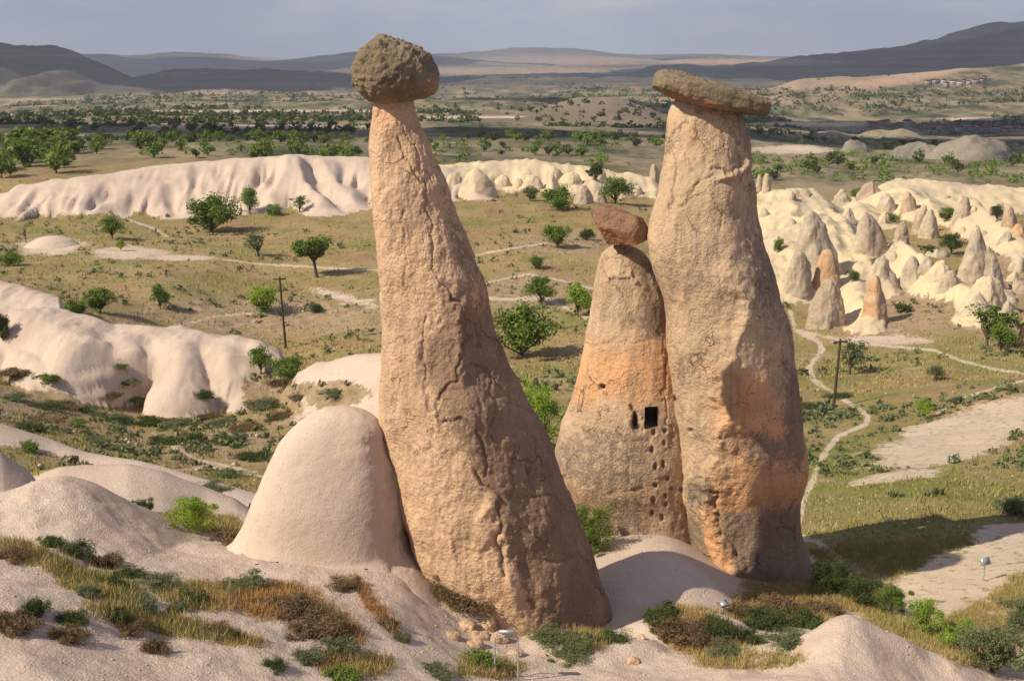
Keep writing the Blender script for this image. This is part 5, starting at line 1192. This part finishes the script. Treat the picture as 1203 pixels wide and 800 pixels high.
# pebbles as one mass
def pebbles(pts, s):
    n = len(pts); o = np.array([[1, 0, 0], [0, 1, 0], [-1, 0, 0], [0, -1, 0], [0, 0, .8], [0, 0, -.5]]); sc = (s * (0.4 + rng.random((n, 1, 1)) ** 2 * 1.4))
    v = o[None] * sc * (0.7 + .6 * rng.random((n, 6, 3))) + pts[:, None]; f = np.array([[0, 1, 4], [1, 2, 4], [2, 3, 4], [3, 0, 4], [1, 0, 5], [2, 1, 5], [3, 2, 5], [0, 3, 5]])
    return v.reshape(-1, 3), (f[None] + np.arange(n)[:, None, None] * 6).reshape(-1, 3)
v1, f1 = pebbles(sel_pts(inview & (YY > 16) & (YY < 36), 2600), 0.022); v2, f2 = pebbles(sel_pts(inview & (YY > 40) & (YY < 120) & (TUFF < .6), 500), 0.09)
link(make_mesh('pebbles', np.vstack([v1, v2]), np.vstack([f1, f2 + len(v1)]), smooth=False, mats=[M['tuff']]), 'pebbles', 'scattered pale pebbles and stone chips on the slopes', 'pebbles', kind='stuff')

# wooden poles
def pole(px, py, ptop, y0, label, lean):
    x_, y_, z_ = ground_at(px, py, y0); m_ = mpp((x_, y_, z_)); h = (py - ptop) * m_ * 1.03
    e = empty('utility_pole', label, 'utility pole', (x_, y_, z_), 'wooden utility poles', 0.3)
    part('shaft', [tube((0, 0, -0.3), (lean, 0, h), 0.14, 0.09, 10)], 'wood', e)
    part('crossarm', [box((lean, 0, h - 0.25), (1.3, 0.12, 0.12))], 'wood', e)
    for k in (-0.55, 0.55): part('insulator', [tube((lean + k, 0, h - 0.19), (lean + k, 0, h + 0.02), 0.06, 0.05, 8)], 'lamp_glass', e)
pole(336, 411, 328, 100, 'taller wooden utility pole on the grass left of the leaning chimney', -0.35)
pole(979, 478, 399, 90, 'wooden utility pole beside the footpath right of the widest chimney', 0.3)

# floodlights
def floodlight(loc, s, rz, tilt, label, posts, ph, wb=0.36):
    e = empty('floodlight', label, 'floodlight', loc, 'floodlights around the chimneys', rz)
    for k in posts: part('post', [tube((k, 0, -0.15), (k, 0, ph), 0.021, 0.021, 8)], 'steel', e)
    if len(posts) > 1: part('crossbar', [tube((posts[0] - .02, 0, ph), (posts[-1] + .02, 0, ph), 0.015, 0.015, 8)], 'steel', e); part('lower_crossbar', [tube((posts[0], 0, ph - 0.42), (posts[-1], 0, ph - 0.42), 0.012, 0.012, 8)], 'steel', e)
    part('bracket', [box((0, 0, ph + 0.05), (0.05, 0.03, 0.10))], 'steel', e)
    hsg = part('housing', [box((0.02, 0, ph + 0.12), (wb, 0.22, 0.07), (tilt, 0, 0)), box((0.02, 0.02, ph + 0.075), (wb * .6, 0.12, 0.06), (tilt, 0, 0))], 'steel', e)
    n_ = np.array([0, -math.sin(tilt), math.cos(tilt)])
    part('lens', [box(np.array([0.02, 0, ph + 0.12]) + n_ * 0.038, (wb * .88, 0.18, 0.006), (tilt, 0, 0))], 'lamp_glass', hsg)
    return e
l = gpt(595, 800, 24.4); z_t = float(P(595, 748, 24.4)[2]) - l[2]
floodlight(l, 1, 0.05, -0.5, 'twin post floodlight frame at the bottom centre of the picture', (-0.25, 0.25), z_t)
x_, y_, z_ = ground_at(492, 656, 24); floodlight((x_, y_, z_), 1, -0.15, 0.1, 'low floodlight on a stub between the egg shaped dome and the leaning chimney', (0.0,), 0.26, 0.52)
x_, y_, z_ = ground_at(849, 722, 26); floodlight((x_, y_, z_), 1, 0.2, 0.2, 'small floodlight in the shade below the widest chimney', (0.0,), 0.16, 0.2)
x_, y_, z_ = ground_at(1155, 683, 28); floodlight((x_, y_, z_), 1, 0.5, 1.15, 'floodlight on a short post on the sunny bank at right', (0.0,), 0.50, 0.32)
def cable(pts, label, y0=24, r=0.012, lift=0.02):
    q = [ground_at(a, b, y0) for a, b in pts]; q = [(x, y, z + lift) for x, y, z in q]
    v, f = joinm([tube(a, b, r, r, 5) for a, b in zip(q[:-1], q[1:])])
    link(make_mesh('cable', v, f, mats=[M['black']]), 'cable', label, 'cable')
cable([(300,664),(340,660),(385,664),(430,670),(470,668),(490,660)], 'thin dark cable lying across the tuff below the egg shaped dome')
cable([(494,656),(506,668),(518,680),(534,700)], 'thin cable running down the grassy bank from the low floodlight', lift=0.10)
cable([(980,470),(1060,405),(1203,412)][:2], 'faint wire lying near the second pole', 80, 0.02) if False else None

# ------------------------------------------------------------------ far houses
def house(px, py, y0, wpx, hpx, label, seed, wm):
    x_, y_, z_ = ground_at(px, py, y0); m_ = mpp((x_, y_, z_)); w_, h_ = wpx * m_, hpx * m_; d_ = w_ * 0.8; g = random.Random(seed)
    e = empty('house', label, 'house', (x_, y_, z_), 'houses of the far hillside villages', g.uniform(-0.4, 0.4))
    wl = part('wall', [box((0, 0, h_ * .3), (w_, d_, h_ * 0.9))], wm, e)
    r_ = h_ * .75; a = w_ / 2 * 1.08; b = d_ / 2 * 1.08; rv = np.array([(-a, -b, r_), (a, -b, r_), (a, b, r_), (-a, b, r_), (-a * .6, 0, r_ + h_ * .3), (a * .6, 0, r_ + h_ * .3)])
    link(make_mesh('roof', rv, np.array([(0, 1, 5, 4), (2, 3, 4, 5), (1, 2, 5, 5), (3, 0, 4, 4), (0, 3, 2, 1)][:2] + [(0, 3, 2, 1)]), smooth=False, mats=[M['roof']]), 'roof', parent=e)
    link(make_mesh('roof_hip', rv, np.array([(1, 2, 5), (3, 0, 4)]), smooth=False, mats=[M['roof']]), 'roof_hip', parent=e)
    for k in (-.28, 0, .28): part('window', [box((k * w_, -d_ / 2 - .03, h_ * .42), (w_ * .12, .1, h_ * .22))], 'window', wl)
hs = random.Random(4)
for i in range(24):
    px = 1022 + i * 7.0 + hs.uniform(-2, 2); py = 153 - (i < 10) * 1.5 + hs.uniform(-2.5, 2.5) + (i > 12) * 1
    house(px, py, 1000, hs.uniform(6, 11), hs.uniform(5.5, 8), 'small red roofed house in the lower village row on the far plain', i, 'wall' if i % 3 else 'wall2')
for i in range(13):
    px = 1092 + i * 5.2 + hs.uniform(-2, 2); py = 102 - i * .3 + hs.uniform(-2, 3)
    house(px, py, 1700, hs.uniform(5, 8), hs.uniform(5, 8), 'pale house in the upper hillside cluster at far right', 50 + i, 'wall2' if i % 2 else 'wall')

# ------------------------------------------------------------------ clouds high overhead (above the picture); their shade dapples the plain
qc = NT('cloud_white'); qc.col((0.85, 0.85, 0.87)); M['cloud'] = qc.m
def cloud(tx, ty, rx, ry, alt, seed, label):
    s_ = alt / 0.66; cx_, cy_ = tx - 0.69 * s_, ty - 0.33 * s_
    nu, nv = 120, 50; th = np.linspace(0, 2 * math.pi, nu, endpoint=False); ph = np.linspace(-math.pi / 2 + .02, math.pi / 2 - .02, nv); T, Q = np.meshgrid(th, ph)
    X, Y_, Z = np.cos(T) * np.cos(Q), np.sin(T) * np.cos(Q), np.sin(Q)
    k = 1 + 0.55 * fbm(X * 2 + seed, Y_ * 2, Z * 2, 5, seed, 0.6)
    hz = min(rx, ry) * 0.3
    v = np.stack([(X * k * rx).ravel(), (Y_ * k * ry).ravel(), (np.where(Z > 0, Z * k, Z * .3) * hz).ravel()], 1)
    i = (np.arange(nv - 1)[:, None] * nu); j = np.arange(nu)[None]; j2 = (j + 1) % nu
    f = np.stack([(i + j).ravel(), (i + j2).ravel(), (i + nu + j2).ravel(), (i + nu + j).ravel()], 1)
    link(make_mesh('cloud', v, f, mats=[M['cloud']]), 'cloud', kind='structure', loc=(cx_, cy_, alt))
cloud(-2100, 4300, 1700, 950, 1500, 3, '')
cloud(-600, 6200, 1300, 900, 1500, 23, '')
cloud(2300, 5900, 2400, 1500, 1700, 5, '')
cloud(330, 700, 300, 190, 900, 8, '')
cloud(420, 1350, 500, 260, 1200, 28, '')
cloud(-170, 560, 210, 70, 900, 12, '')
cloud(2500, 1900, 900, 500, 1200, 14, '')
cloud(-3500, 11000, 3500, 1800, 2200, 17, '')
cloud(4500, 12000, 3000, 1800, 2200, 19, '')

# ------------------------------------------------------------------ haze
hv, hf = box((0, 9500, -250), (102000, 20200, 1500))
hm = bpy.data.materials.new('haze_air'); hm.use_nodes = True; t = hm.node_tree; t.nodes.clear()
ho = t.nodes.new('ShaderNodeOutputMaterial'); pv = t.nodes.new('ShaderNodeVolumePrincipled')
pv.inputs['Color'].default_value = (0.72, 0.82, 1.0, 1); pv.inputs['Density'].default_value = 6.2e-5; pv.inputs['Anisotropy'].default_value = 0.0
t.links.new(pv.outputs[0], ho.inputs['Volume'])
hme = make_mesh('haze', hv, hf, smooth=False); hme.materials.append(hm)
link(hme, 'haze', 'thin blue haze over the far plain and mountains', 'haze', kind='stuff')
